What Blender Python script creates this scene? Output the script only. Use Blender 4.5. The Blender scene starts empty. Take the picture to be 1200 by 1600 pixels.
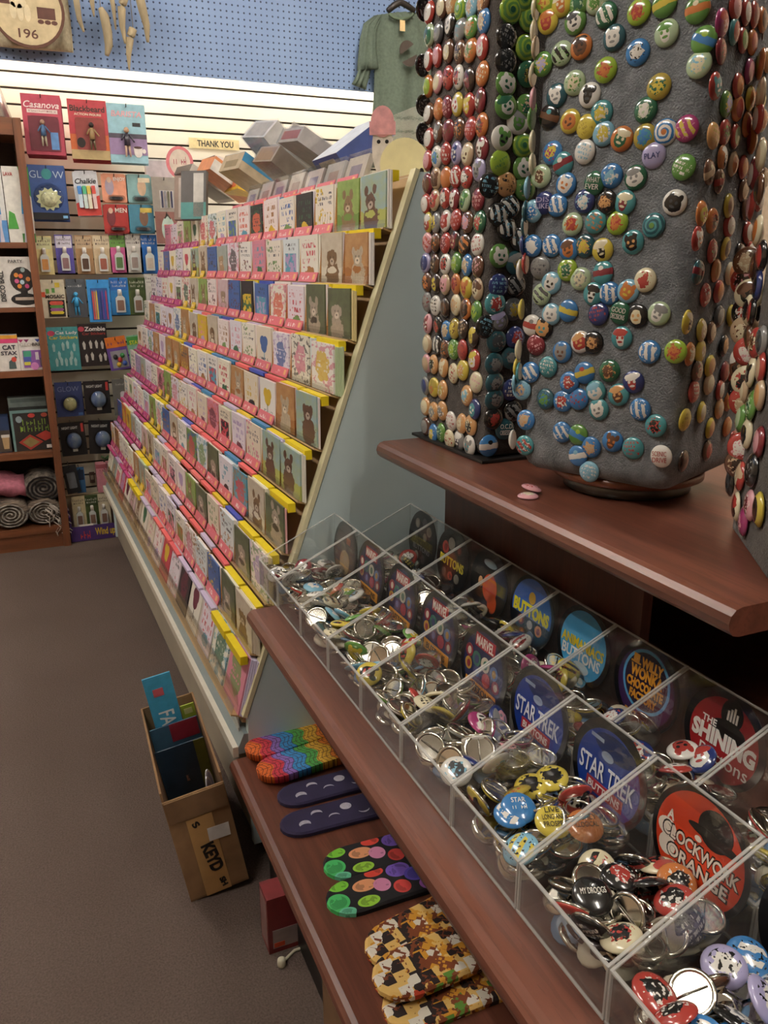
import bpy, math, random
from mathutils import Vector, Matrix
sc = bpy.context.scene
COL = sc.collection
RND = random.Random(7)
# ------------------------------------------------------------------ camera
CAMP = Vector((0, 0, 1.2)); FPX = 1268.0
YAW, PITCH, ROLL = math.radians(23.815), math.radians(16.80), math.radians(-.108)
_h = Vector((math.sin(YAW), math.cos(YAW), 0)); _r = Vector((math.cos(YAW), -math.sin(YAW), 0)); _z = Vector((0, 0, 1))
FW = _h*math.cos(PITCH)-_z*math.sin(PITCH); _u = _h*math.sin(PITCH)+_z*math.cos(PITCH)
RT = _r*math.cos(ROLL)+_u*math.sin(ROLL); UP = -_r*math.sin(ROLL)+_u*math.cos(ROLL)
cd = bpy.data.cameras.new('camera'); cam = bpy.data.objects.new('camera', cd); COL.objects.link(cam)
cam.matrix_world = Matrix(((RT.x, UP.x, -FW.x, CAMP.x), (RT.y, UP.y, -FW.y, CAMP.y), (RT.z, UP.z, -FW.z, CAMP.z), (0, 0, 0, 1)))
cd.sensor_fit = 'VERTICAL'; cd.sensor_height = 24; cd.lens = 24*FPX/1600; cd.clip_start = .02
sc.camera = cam
vs = sc.view_settings; vs.view_transform = 'Standard'; vs.look = 'None'; vs.gamma = 1; vs.use_curve_mapping = False
vs.exposure = 0.0
try:
    sc.cycles.transparent_max_bounces = 32; sc.cycles.max_bounces = 6; sc.cycles.diffuse_bounces = 3; sc.cycles.glossy_bounces = 3; sc.cycles.sample_clamp_indirect = 6
except Exception: pass
w = bpy.data.worlds.new('room_air'); sc.world = w; w.use_nodes = True
w.node_tree.nodes['Background'].inputs[0].default_value = (1, .95, .88, 1); w.node_tree.nodes['Background'].inputs[1].default_value = .02
CEIL_POWER, VALANCE_POWER = 18.0, 60.0

def at(x, y, X=None, Y=None, Z=None):
    """the point of the place seen at a photo position on a plane X=, Y= or Z="""
    d = (x-600)*RT-(y-800)*UP+FPX*FW
    i, v = (0, X) if X is not None else (1, Y) if Y is not None else (2, Z)
    return CAMP+d*((v-CAMP[i])/d[i])

# ------------------------------------------------------------------ materials
def lin(h):
    if not isinstance(h, str): return tuple(h)
    c = [int(h[i:i+2], 16)/255 for i in (0, 2, 4)]
    return tuple(x/12.92 if x <= .04045 else ((x+.055)/1.055)**2.4 for x in c)
_mats = {}
def newmat(name):
    m = bpy.data.materials.new(name); m.use_nodes = True
    return m, m.node_tree, m.node_tree.nodes['Principled BSDF']
def mat(h, rough=.5, metal=0, var=.08, scale=40, bump=0, coat=0, emit=0, stretch=None, dark=None, spec=.5):
    key = (h, rough, metal, var, scale, bump, coat, emit, stretch, dark, spec)
    if key in _mats: return _mats[key]
    m, nt, b = newmat('paint_%s_%d' % (h, len(_mats))); N = nt.nodes; L = nt.links
    c = lin(h)
    b.inputs['Roughness'].default_value = rough; b.inputs['Metallic'].default_value = metal
    b.inputs['Coat Weight'].default_value = coat; b.inputs['Coat Roughness'].default_value = .08
    b.inputs['Specular IOR Level'].default_value = spec
    tc = N.new('ShaderNodeTexCoord'); mp = N.new('ShaderNodeMapping'); nz = N.new('ShaderNodeTexNoise')
    L.new(tc.outputs['Object'], mp.inputs[0]); L.new(mp.outputs[0], nz.inputs['Vector'])
    if stretch: mp.inputs['Scale'].default_value = stretch
    nz.inputs['Scale'].default_value = scale; nz.inputs['Detail'].default_value = 4
    mx = N.new('ShaderNodeMix'); mx.data_type = 'RGBA'
    d = lin(dark) if dark else tuple(x*(1-var*2) for x in c)
    e = c if dark else tuple(min(1, x*(1+var)) for x in c)
    mx.inputs[6].default_value = d+(1,); mx.inputs[7].default_value = e+(1,)
    rp = N.new('ShaderNodeMapRange'); rp.inputs[1].default_value = .3; rp.inputs[2].default_value = .7
    L.new(nz.outputs[0], rp.inputs[0]); L.new(rp.outputs[0], mx.inputs[0]); L.new(mx.outputs[2], b.inputs['Base Color'])
    if bump:
        bp = N.new('ShaderNodeBump'); bp.inputs['Strength'].default_value = bump; bp.inputs['Distance'].default_value = .004
        L.new(nz.outputs[0], bp.inputs['Height']); L.new(bp.outputs[0], b.inputs['Normal'])
    if emit:
        b.inputs['Emission Color'].default_value = c+(1,); b.inputs['Emission Strength'].default_value = emit
    _mats[key] = m
    return m
def acrylic(name, tint, refl=1.0, rough=.03, haze=.0):
    m, nt, b = newmat(name); N = nt.nodes; L = nt.links; N.remove(b)
    t = N.new('ShaderNodeBsdfTransparent'); t.inputs[0].default_value = tint+(1,)
    g = N.new('ShaderNodeBsdfGlossy'); g.inputs['Roughness'].default_value = rough
    f = N.new('ShaderNodeLayerWeight'); f.inputs[0].default_value = .5
    pw = N.new('ShaderNodeMath'); pw.operation = 'POWER'; pw.inputs[1].default_value = 4.5
    mu = N.new('ShaderNodeMath'); mu.operation = 'MULTIPLY_ADD'; mu.inputs[1].default_value = .6*refl; mu.inputs[2].default_value = .07*refl
    nz = N.new('ShaderNodeTexNoise'); nz.inputs['Scale'].default_value = 9; bp = N.new('ShaderNodeBump'); bp.inputs['Strength'].default_value = .06
    L.new(nz.outputs[0], bp.inputs['Height']); L.new(bp.outputs[0], g.inputs['Normal'])
    mx = N.new('ShaderNodeMixShader'); L.new(f.outputs['Facing'], pw.inputs[0]); L.new(pw.outputs[0], mu.inputs[0]); L.new(mu.outputs[0], mx.inputs[0])
    L.new(t.outputs[0], mx.inputs[1]); L.new(g.outputs[0], mx.inputs[2])
    if haze:
        df = N.new('ShaderNodeBsdfDiffuse'); df.inputs[0].default_value = (.8, .78, .74, 1); m2 = N.new('ShaderNodeMixShader'); m2.inputs[0].default_value = haze
        L.new(mx.outputs[0], m2.inputs[1]); L.new(df.outputs[0], m2.inputs[2]); mx = m2
    L.new(mx.outputs[0], N['Material Output'].inputs[0])
    return m
class NT:
    """tiny expression builder for printed designs"""
    def __init__(s, name, rough=.35, coat=0):
        s.m, s.nt, s.b = newmat(name); s.b.inputs['Roughness'].default_value = rough; s.b.inputs['Coat Weight'].default_value = coat
        s.b.inputs['Coat Roughness'].default_value = .05
        tc = s.nt.nodes.new('ShaderNodeTexCoord'); s.gen = tc.outputs['Generated']; s.objc = tc.outputs['Object']
        sp = s.nt.nodes.new('ShaderNodeSeparateXYZ'); s.nt.links.new(s.gen, sp.inputs[0]); s.x, s.y, s.z = sp.outputs
        s.seed = s.attr('seed', 2)
    def attr(s, n, out=0):
        a = s.nt.nodes.new('ShaderNodeAttribute'); a.attribute_type = 'OBJECT'; a.attribute_name = n; return a.outputs[out]
    def f(s, op, a, b=None, c=None):
        n = s.nt.nodes.new('ShaderNodeMath'); n.operation = op
        for i, v in enumerate((a, b, c)):
            if v is None: continue
            if isinstance(v, (int, float)): n.inputs[i].default_value = v
            else: s.nt.links.new(v, n.inputs[i])
        return n.outputs[0]
    def vec(s, x, y, z):
        n = s.nt.nodes.new('ShaderNodeCombineXYZ')
        for i, v in enumerate((x, y, z)):
            if isinstance(v, (int, float)): n.inputs[i].default_value = v
            else: s.nt.links.new(v, n.inputs[i])
        return n.outputs[0]
    def noise(s, v, scale, detail=2):
        n = s.nt.nodes.new('ShaderNodeTexNoise'); s.nt.links.new(v, n.inputs['Vector'])
        n.inputs['Scale'].default_value = scale; n.inputs['Detail'].default_value = detail; return n.outputs[0]
    def voro(s, v, scale, metric='EUCLIDEAN'):
        n = s.nt.nodes.new('ShaderNodeTexVoronoi'); s.nt.links.new(v, n.inputs['Vector']); n.inputs['Scale'].default_value = scale; n.distance = metric
        return n.outputs['Distance'], n.outputs['Color']
    def mix(s, fac, a, b):
        n = s.nt.nodes.new('ShaderNodeMix'); n.data_type = 'RGBA'
        if isinstance(fac, (int, float)): n.inputs[0].default_value = fac
        else: s.nt.links.new(fac, n.inputs[0])
        for i, v in ((6, a), (7, b)):
            if isinstance(v, tuple): n.inputs[i].default_value = v+(1,)
            else: s.nt.links.new(v, n.inputs[i])
        return n.outputs[2]
    def dist(s, cx, cy, rx, ry, wob=None, amt=0):
        dx = s.f('DIVIDE', s.f('SUBTRACT', s.x, cx), rx); dy = s.f('DIVIDE', s.f('SUBTRACT', s.y, cy), ry)
        d = s.f('SQRT', s.f('ADD', s.f('MULTIPLY', dx, dx), s.f('MULTIPLY', dy, dy)))
        return s.f('ADD', d, s.f('MULTIPLY', s.f('SUBTRACT', wob, .5), amt)) if wob is not None else d
    def lt(s, a, b): return s.f('LESS_THAN', a, b)
    def gt(s, a, b): return s.f('GREATER_THAN', a, b)
    def mul(s, *a):
        r = a[0]
        for q in a[1:]: r = s.f('MULTIPLY', r, q)
        return r
    def mx(s, *a):
        r = a[0]
        for q in a[1:]: r = s.f('MAXIMUM', r, q)
        return r
    def lines(s, n, dens, x0, x1, y0, y1):
        """rows of lettering-like marks inside a rectangle of the print"""
        row = s.f('FLOOR', s.f('MULTIPLY', s.y, n)); fr = s.f('FRACT', s.f('MULTIPLY', s.y, n))
        q = s.noise(s.vec(s.f('MULTIPLY', s.x, dens), s.f('ADD', s.f('MULTIPLY', row, 3.7), s.seed), s.f('MULTIPLY', fr, .9)), 1.0, 1)
        word = s.noise(s.vec(s.f('MULTIPLY', s.x, 5), s.f('ADD', s.f('MULTIPLY', row, 9.1), s.seed), 3.3), 1.0, 0)
        return s.mul(s.gt(q, .52), s.gt(fr, .35), s.gt(word, .42), s.gt(s.x, x0), s.lt(s.x, x1), s.gt(s.y, y0), s.lt(s.y, y1))
    def done(s, c):
        s.nt.links.new(c, s.b.inputs['Base Color']); return s.m
# ---- printed designs (colours come from each object's own tint properties)
def button_print(kind):
    n = NT('button_print_'+kind, .22, .7); A, B, C = n.attr('tint_a'), n.attr('tint_b'), n.attr('tint_c')
    sv = n.vec(n.x, n.y, n.seed); nz = n.noise(sv, 4, 2); r = n.dist(.5, .5, .5, .5)
    if kind == 'blob':
        d = n.dist(.5, .48, .3, .34, nz, 1.1); c = n.mix(n.lt(d, .8), A, B)
        e = n.noise(n.vec(n.x, n.y, n.f('ADD', n.seed, 5)), 9, 1); c = n.mix(n.mul(n.gt(e, .58), n.lt(r, .7)), c, C)
    elif kind == 'text':
        c = n.mix(n.mul(n.lines(6, 26, .1, .9, .18, .84), n.lt(r, .8)), A, B)
    elif kind == 'face':
        sv2 = n.f('SINE', n.f('MULTIPLY', n.seed, 9.7)); hs = n.f('ADD', .27, n.f('MULTIPLY', sv2, .09)); c = n.mix(n.lt(n.dist(.5, .46, hs, .31, nz, .5), 1), A, B)
        ears = n.mul(n.mx(n.lt(n.dist(.3, .7, .1, .16), 1), n.lt(n.dist(.7, .72, .1, .14), 1)), n.gt(n.f('SINE', n.f('MULTIPLY', n.seed, 5.3)), .1)); c = n.mix(ears, c, B); c = n.mix(n.mul(n.lt(n.dist(.5, .74, .34, .16, nz, .9), 1), n.lt(n.f('SINE', n.f('MULTIPLY', n.seed, 5.3)), -.3)), c, C)
        eyes = n.mx(n.lt(n.dist(.38, .52, .06, .07), 1), n.lt(n.dist(.62, .52, .06, .07), 1), n.lt(n.dist(.5, .34, .12, .05), 1)); c = n.mix(eyes, c, C)
    elif kind == 'spiral':
        ang = n.f('ARCTAN2', n.f('SUBTRACT', n.y, .5), n.f('SUBTRACT', n.x, .5))
        c = n.mix(n.gt(n.f('SINE', n.f('ADD', n.f('MULTIPLY', r, 17), n.f('ADD', ang, n.f('MULTIPLY', nz, 4)))), .1), A, B); c = n.mix(n.lt(r, .22), c, C)
    elif kind == 'shapes':
        rot = n.f('ADD', n.x, n.f('MULTIPLY', n.y, .5)); q = n.f('SINE', n.f('ADD', n.f('MULTIPLY', rot, 19), n.f('MULTIPLY', nz, 3)))
        c = n.mix(n.mul(n.gt(q, .1), n.gt(n.y, .2), n.lt(n.y, .8), n.lt(r, .85)), A, B)
        e = n.noise(sv, 11, 1); c = n.mix(n.mul(n.gt(e, .63), n.lt(r, .8)), c, C)
    else:
        c = n.mix(n.lt(n.f('ABSOLUTE', n.f('SUBTRACT', n.y, n.f('ADD', .45, n.f('MULTIPLY', nz, .1)))), .13), A, B)
        c = n.mix(n.lt(n.dist(.5, .68, .12, .1, nz, .8), 1), c, C)
    return n.done(c)
def card_print(kind):
    n = NT('card_print_'+kind, .4); A, B, C = n.attr('tint_a'), n.attr('tint_b'), n.attr('tint_c')
    sv = n.vec(n.x, n.f('MULTIPLY', n.y, 1.35), n.seed); nz = n.noise(sv, 5, 3)
    if kind == 'floral':
        d, vc = n.voro(sv, 6.5); env = n.mx(n.lt(n.dist(.5, .18, .5, .34, nz, .7), 1), n.lt(n.dist(.15, .85, .28, .2, nz, .7), 1))
        c = n.mix(n.mul(n.lt(d, .38), env), A, B); c = n.mix(n.mul(n.lt(d, .13), env), c, C)
        st = n.mul(n.lt(n.f('ABSOLUTE', n.f('SINE', n.f('ADD', n.f('MULTIPLY', n.x, 24), n.f('MULTIPLY', nz, 5)))), .16), n.lt(n.y, .45), n.lt(n.dist(.5, .2, .42, .32), 1)); c = n.mix(st, c, lin('4c6b3a'))
        c = n.mix(n.lines(9, 24, .12, .9, .6, .86), c, lin('4a4a55'))
    elif kind == 'letters':
        c = n.mix(n.lines(6, 15, .1, .9, .3, .9), A, B); e = n.lt(n.dist(.55, .2, .22, .13, nz, 1.6), 1); c = n.mix(e, c, C)
    elif kind == 'photo':
        c = n.mix(n.f('SMOOTHSTEP', .3, .7, nz) if 0 else nz, A, B)
        ox = n.x; oy = n.y; sx = n.f('MULTIPLY', n.f('SINE', n.f('MULTIPLY', n.seed, 7.1)), .1); sy = n.f('MULTIPLY', n.f('SINE', n.f('MULTIPLY', n.seed, 3.3)), .08)
        c = n.mix(n.mul(n.lt(n.f('ADD', n.y, n.f('MULTIPLY', nz, .2)), .42), n.gt(n.f('SINE', n.f('MULTIPLY', n.seed, 5)), 0)), c, B)
        n.x = n.f('ADD', ox, sx); n.y = n.f('ADD', oy, sy); w2 = n.noise(n.vec(ox, oy, n.seed), 9, 3); es = n.f('MULTIPLY', n.f('SINE', n.f('MULTIPLY', n.seed, 11)), .1)
        head = n.lt(n.dist(.5, .56, .2, .17, w2, .9), 1); body = n.lt(n.dist(.52, .2, .3, .3, w2, 1.0), 1)
        ey = n.f('ADD', .68, es); ears = n.mx(n.lt(n.dist(.33, ey, .08, .1, w2, .8), 1), n.lt(n.dist(.66, ey, .08, .1, w2, .8), 1))
        fur = n.mix(n.noise(n.vec(n.f('MULTIPLY', n.x, 2), n.y, n.seed), 11, 3), C, n.mix(.55, C, lin('2a2019'))); c = n.mix(n.mx(head, body, ears), c, fur)
        c = n.mix(n.lt(n.dist(.5, .5, .1, .07, w2, .8), 1), c, n.mix(.45, C, lin('efe6d8')))
        c = n.mix(n.mul(n.lt(n.dist(.5, .33, .2, .07, w2, 1.2), 1), n.gt(n.f('SINE', n.f('MULTIPLY', n.seed, 13)), .2)), c, n.attr('tint_b'))
        c = n.mix(n.mx(n.lt(n.dist(.43, .59, .026, .022), 1), n.lt(n.dist(.57, .59, .026, .022), 1), n.lt(n.dist(.5, .51, .035, .022), 1)), c, n.mix(.7, C, lin('120c0a'))); n.x = ox; n.y = oy
    elif kind == 'frame':
        ins = n.mul(n.gt(n.x, .14), n.lt(n.x, .86), n.gt(n.y, .12), n.lt(n.y, .66)); pic = n.mix(n.gt(nz, .52), B, C)
        c = n.mix(ins, A, pic); c = n.mix(n.lines(10, 20, .15, .85, .7, .92), c, lin('3a3a40'))
    elif kind == 'heart':
        h = n.mx(n.lt(n.dist(.4, .66, .16, .13, nz, .3), 1), n.lt(n.dist(.6, .66, .16, .13, nz, .3), 1), n.lt(n.dist(.5, .55, .2, .17, nz, .4), 1)); c = n.mix(h, A, B)
        c = n.mix(n.mul(n.lt(n.f('ABSOLUTE', n.f('SUBTRACT', n.x, n.f('ADD', .46, n.f('MULTIPLY', nz, .08)))), .02), n.lt(n.y, .42), n.gt(n.y, .12)), c, C)
        c = n.mix(n.lines(11, 20, .2, .8, .08, .3), c, lin('44414a'))
    else:
        g = n.noise(sv, 7, 3); c = n.mix(n.mul(n.gt(g, .55), .8), A, B); c = n.mix(n.mul(n.lt(n.dist(.5, .5, .32, .3, nz, 1.2), 1), .85), c, C); c = n.mix(n.lines(9, 20, .25, .75, .4, .62), c, A)
    return n.done(c)
BP = {k: button_print(k) for k in ('blob', 'text', 'face', 'spiral', 'shapes', 'band')}
CP = {k: card_print(k) for k in ('floral', 'letters', 'photo', 'frame', 'heart', 'busy')}
def carpet_mat():
    n = NT('brown_carpet', .95); p = n.objc
    a = n.noise(p, 260, 2); b = n.noise(p, 3.2, 4); c = n.mix(a, lin('38302c'), lin('786a63')); c = n.mix(n.f('MULTIPLY', b, .5), c, lin('4c3d36'))
    bp = n.nt.nodes.new('ShaderNodeBump'); bp.inputs['Strength'].default_value = .6; bp.inputs['Distance'].default_value = .004
    n.nt.links.new(a, bp.inputs['Height']); n.nt.links.new(bp.outputs[0], n.b.inputs['Normal']); n.b.inputs['Specular IOR Level'].default_value = .1
    return n.done(c)
def felt_mat(name, c1, c2):
    n = NT(name, .95); p = n.objc; a = n.noise(p, 45, 5); h = n.noise(p, 420, 3)
    c = n.mix(n.f('MULTIPLY', n.f('SUBTRACT', a, .28), 2.2), lin(c1), lin(c2)); n.b.inputs['Specular IOR Level'].default_value = .1
    n.b.inputs['Sheen Weight'].default_value = .25; n.b.inputs['Sheen Tint'].default_value = (.6, .6, .58, 1)
    bp = n.nt.nodes.new('ShaderNodeBump'); bp.inputs['Strength'].default_value = .7; bp.inputs['Distance'].default_value = .004
    n.nt.links.new(n.f('ADD', h, a), bp.inputs['Height']); n.nt.links.new(bp.outputs[0], n.b.inputs['Normal'])
    return n.done(c)
def wood_mat(name, c1, c2, axis, rough=.35, coat=.3):
    n = NT(name, rough, coat); sp = n.nt.nodes.new('ShaderNodeSeparateXYZ'); n.nt.links.new(n.objc, sp.inputs[0])
    k = [38, 38, 38]; k[axis] = 2.2
    v = n.vec(*[n.f('MULTIPLY', sp.outputs[i], k[i]) for i in range(3)])
    g = n.noise(v, 1, 5); fine = n.noise(v, 4.5, 3); c = n.mix(n.f('MULTIPLY', n.f('SUBTRACT', g, .25), 1.8), lin(c1), lin(c2))
    c = n.mix(n.mul(n.gt(fine, .56), .35), c, lin(c1)); n.b.inputs['Coat Roughness'].default_value = .25
    return n.done(c)
def pegboard_mat():
    n = NT('blue_pegboard', .6); sp = n.nt.nodes.new('ShaderNodeSeparateXYZ'); n.nt.links.new(n.objc, sp.inputs[0])
    k = 1/.0254
    fx = n.f('SUBTRACT', n.f('FRACT', n.f('MULTIPLY', sp.outputs[0], k)), .5); fz = n.f('SUBTRACT', n.f('FRACT', n.f('MULTIPLY', sp.outputs[2], k)), .5)
    d = n.f('SQRT', n.f('ADD', n.mul(fx, fx), n.mul(fz, fz)))
    return n.done(n.mix(n.lt(d, .16), n.mix(n.noise(n.objc, 6, 3), lin('7890b8'), lin('8aa2c6')), lin('1c2c48')))  # dark dots put the shade inside the holes into the colour
M_CARPET = carpet_mat(); M_FELT_G = felt_mat('grey_felt', '5f6366', '85898c'); M_FELT_B = felt_mat('brown_felt', '332e2b', '4d4743')
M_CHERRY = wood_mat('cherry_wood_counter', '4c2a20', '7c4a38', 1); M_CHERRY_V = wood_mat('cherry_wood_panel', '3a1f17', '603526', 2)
M_OAK = wood_mat('brown_bookcase_wood', '57331d', '85502f', 2, .5, .1); M_OAK_X = wood_mat('brown_bookcase_shelf_wood', '57331d', '85502f', 0, .5, .1)
M_PEG = pegboard_mat()
M_ACR = acrylic('clear_acrylic', (.965, .965, .96), 1.0, .03, .018); M_ACR_REFL = acrylic('smoky_acrylic', (.86, .84, .82), 1.0, .08); M_BLIS = acrylic('clear_blister_plastic', (.93, .94, .95), .9, .06)
M_EDGE = mat('d8d6cc', .15, 0, .05, 60, 0, .5)
M_SILVER = mat('d6d2c6', .14, 1, .05, 80); M_SILVER_D = mat('a7a49b', .25, 1, .1, 60)
M_CARD = mat('8a6a48', .85, 0, .1, 25, .1); M_CARD_D = mat('74573a', .85, 0, .12, 25, .1)
M_WHITE = mat('e8e4d8', .5, 0, .03); M_BLACK = mat('121212', .4, 0, .1)

# ------------------------------------------------------------------ mesh helpers
class MB:
    def __init__(s): s.v = []; s.f = []; s.sm = []
    def add(s, vs, fs, M=None, smooth=False):
        o = len(s.v); s.v += [tuple(M @ Vector(p)) if M is not None else tuple(p) for p in vs]
        s.f += [tuple(i+o for i in q) for q in fs]; s.sm += [smooth]*len(fs); return s
    def box(s, x0, y0, z0, x1, y1, z1, M=None, b=0):
        if b:
            return s.prism([(x0+b, y0), (x1-b, y0), (x1, y0+b), (x1, y1-b), (x1-b, y1), (x0+b, y1), (x0, y1-b), (x0, y0+b)], z0, z1, M)
        v = [(x, y, z) for z in (z0, z1) for y in (y0, y1) for x in (x0, x1)]
        return s.add(v, [(0, 2, 3, 1), (4, 5, 7, 6), (0, 1, 5, 4), (2, 6, 7, 3), (0, 4, 6, 2), (1, 3, 7, 5)], M)
    def prism(s, pts, z0, z1, M=None, smooth=False, dome=0):
        n = len(pts); v = [(x, y, z0) for x, y in pts]+[(x, y, z1) for x, y in pts]
        f = [tuple(range(n-1, -1, -1)), tuple(range(n, 2*n))]
        s.add(v, f, M, False); o = len(s.v)-2*n
        s.f += [(o+i, o+(i+1) % n, o+n+(i+1) % n, o+n+i) for i in range(n)]; s.sm += [smooth]*n
        return s
    def ell(s, cx, cy, rx, ry, z0, z1, M=None, n=24, a0=0, a1=2*math.pi):
        full = abs(a1-a0-2*math.pi) < 1e-6; k = n if full else n+1
        return s.prism([(cx+rx*math.cos(a0+(a1-a0)*i/n), cy+ry*math.sin(a0+(a1-a0)*i/n)) for i in range(k)], z0, z1, M)
    def lathe(s, prof, n=20, M=None, smooth=True, closed=True):
        v = []; f = []
        for r, z in prof: v += [(r*math.cos(2*math.pi*i/n), r*math.sin(2*math.pi*i/n), z) for i in range(n)]
        for j in range(len(prof)-1):
            for i in range(n): f.append((j*n+i, j*n+(i+1) % n, (j+1)*n+(i+1) % n, (j+1)*n+i))
        s.add(v, f, M, smooth)
        if closed:
            o = len(s.v)-len(v); s.f += [tuple(o+i for i in range(n-1, -1, -1)), tuple(o+(len(prof)-1)*n+i for i in range(n))]; s.sm += [False, False]
        return s
    def tube(s, path, rad, n=8, M=None, flat=1.0):
        P = [Vector(p) for p in path]; v = []; f = []
        for k, p in enumerate(P):
            t = (P[min(k+1, len(P)-1)]-P[max(k-1, 0)]).normalized(); a = t.orthogonal() if abs(t.z) > .95 else t.cross(Vector((0, 0, 1))); a.normalize(); b = t.cross(a)
            r = rad[k] if isinstance(rad, (list, tuple)) else rad
            v += [p+(a*math.cos(2*math.pi*i/n)*r+b*math.sin(2*math.pi*i/n)*r*flat) for i in range(n)]
        for j in range(len(P)-1):
            for i in range(n): f.append((j*n+i, j*n+(i+1) % n, (j+1)*n+(i+1) % n, (j+1)*n+i))
        f += [tuple(range(n-1, -1, -1)), tuple((len(P)-1)*n+i for i in range(n))]
        return s.add(v, f, M, True)
    def text(s, t, cx, cy, w, h, z, M=None, shear=0, bold=0, rot=0):
        vs, fs = scrib_geo(int(t[1:])) if t[0] == '~' else text_geo(t, shear, bold)
        x0 = min(p[0] for p in vs); x1 = max(p[0] for p in vs); y0 = min(p[1] for p in vs); y1 = max(p[1] for p in vs)
        ca, sa = math.cos(rot), math.sin(rot); out = []
        for p in vs:
            x = ((p[0]-x0)/(x1-x0)-.5)*w; y = ((p[1]-y0)/(y1-y0)-.5)*h
            out.append((cx+x*ca-y*sa, cy+x*sa+y*ca, z+(.00035 if p[2] > 0 else 0)))
        return s.add(out, fs, M)
    def mesh(s, name):
        me = bpy.data.meshes.new(name); me.from_pydata(s.v, [], s.f)
        if any(s.sm): me.polygons.foreach_set('use_smooth', s.sm)
        me.update(); return me
    def build(s, name, m, parent=None, M=None):
        me = s.mesh(name); me.materials.append(m)
        return obj(name, me, parent, M)
_txt = {}
def scrib_geo(n):
    """marks standing for print too small to read in the photo"""
    rd = random.Random(n*7+1); m = MB()
    for i in range(n):
        if rd.random() < .12 and 0 < i < n-1: continue
        h = rd.choice([.62, .66, 1.0]); m.box(i, 0, 0, i+.22, h, .01)
        if rd.random() < .75: m.box(i+.22, rd.choice([0, h-.16]), 0, i+.72, rd.choice([0, h-.16])*0+(.16 if rd.random() < .5 else h), .01) if rd.random() < .25 else m.box(i+.22, h*.4, 0, i+.66, h*.4+.16, .01)
    m.box(n-.3, 0, 0, n-.1, 1.0, .01)
    return [tuple(p) for p in m.v], m.f
def text_geo(t, shear=0, bold=0):
    k = (t, shear, bold)
    if k not in _txt:
        cu = bpy.data.curves.new('txt', 'FONT'); cu.body = t; cu.shear = shear; cu.offset = bold; cu.extrude = .01; cu.resolution_u = 3; cu.align_x = 'CENTER'
        o = bpy.data.objects.new('txt', cu); me = bpy.data.meshes.new_from_object(o)
        _txt[k] = ([tuple(v.co) for v in me.vertices], [tuple(p.vertices) for p in me.polygons])
        bpy.data.objects.remove(o); bpy.data.curves.remove(cu); bpy.data.meshes.remove(me)
    return _txt[k]
def obj(name, me, parent=None, M=None):
    o = bpy.data.objects.new(name, me); COL.objects.link(o)
    if parent is not None: o.parent = parent
    if M is not None: o.matrix_world = M if parent is None else M; 
    if parent is not None and M is not None: o.matrix_basis = M
    return o
def tag(o, label, cat, group=None, kind=None):
    o['label'] = label; o['category'] = cat
    if group: o['group'] = group
    if kind: o['kind'] = kind
    return o
def thing(name, label, cat, M=None, group=None):
    return tag(obj(name, None, None, M), label, cat, group)
def struct(name, o_label, cat, mb, m):
    return tag(mb.build(name, m), o_label, cat, None, 'structure')
def frame(o, x, y):
    x = Vector(x).normalized(); z = x.cross(Vector(y)).normalized(); y = z.cross(x)
    return Matrix(((x.x, y.x, z.x, o[0]), (x.y, y.y, z.y, o[1]), (x.z, y.z, z.z, o[2]), (0, 0, 0, 1)))
def tint(o, a, b, c, seed):
    o['tint_a'] = list(lin(a)); o['tint_b'] = list(lin(b)); o['tint_c'] = list(lin(c)); o['seed'] = float(seed); return o
def T(x, y, z): return Matrix.Translation((x, y, z))
def RZ(a): return Matrix.Rotation(a, 4, 'Z')
def RX(a): return Matrix.Rotation(a, 4, 'X')
def RY(a): return Matrix.Rotation(a, 4, 'Y')
ORD = 'first second third fourth fifth sixth seventh eighth ninth tenth eleventh twelfth thirteenth fourteenth fifteenth sixteenth seventeenth eighteenth nineteenth twentieth'.split()
for _t, _n in (('twenty', 'twentieth'), ('thirty', 'thirtieth'), ('forty', 'fortieth'), ('fifty', 'fiftieth'), ('sixty', 'sixtieth')): ORD += ([_n] if _n != 'twentieth' else [])+[_t+'-'+q for q in ORD[:9]]
# ------------------------------------------------------------------ ceiling lamps and the lamp behind the pegboard
def ceiling_lamp(x, y, label, rot=0):
    t = thing('ceiling_light', label, 'light', T(x, y, 2.86) @ RZ(rot), 'fluorescent ceiling lights')
    MB().box(-.17, -.62, -.02, .17, .62, .04).build('housing', M_WHITE, t)
    for sx in (-.085, .085):
        MB().tube([(sx, -.58, -.045), (sx, .58, -.045)], .019, 10).build('tube', mat('fff8f0', .4, 0, 0, 5, 0, 0, CEIL_POWER*4.2), t)
        for e in (-.6, .6): MB().box(sx-.02, e-.012, -.07, sx+.02, e+.012, -.02).build('socket', M_WHITE, t)
for a in ((-.75, .75, 'fluorescent ceiling light over the aisle beside the counter'), (-.75, 2.75, 'fluorescent ceiling light over the aisle near the bookcase'),
          (.8, -.95, 'fluorescent ceiling light behind the viewer near the counter'), (1.55, .85, 'fluorescent ceiling light behind the felt columns'),
          (1.5, 2.6, 'fluorescent ceiling light above the card rack')): ceiling_lamp(*a)
vl = thing('valance_light', 'long fluorescent light hidden behind the blue pegboard edge', 'light', T(0, 3.955, 2.085))
for i in range(5):
    MB().tube([(-1.75+i*.95, 0, 0), (-.85+i*.95, 0, 0)], .014, 10).build('tube', mat('fff0d4', .4, 0, 0, 5, 0, 0, VALANCE_POWER), vl)
MB().box(-1.9, .0, .02, 3.0, .035, .05).build('housing', M_WHITE, vl)

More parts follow.
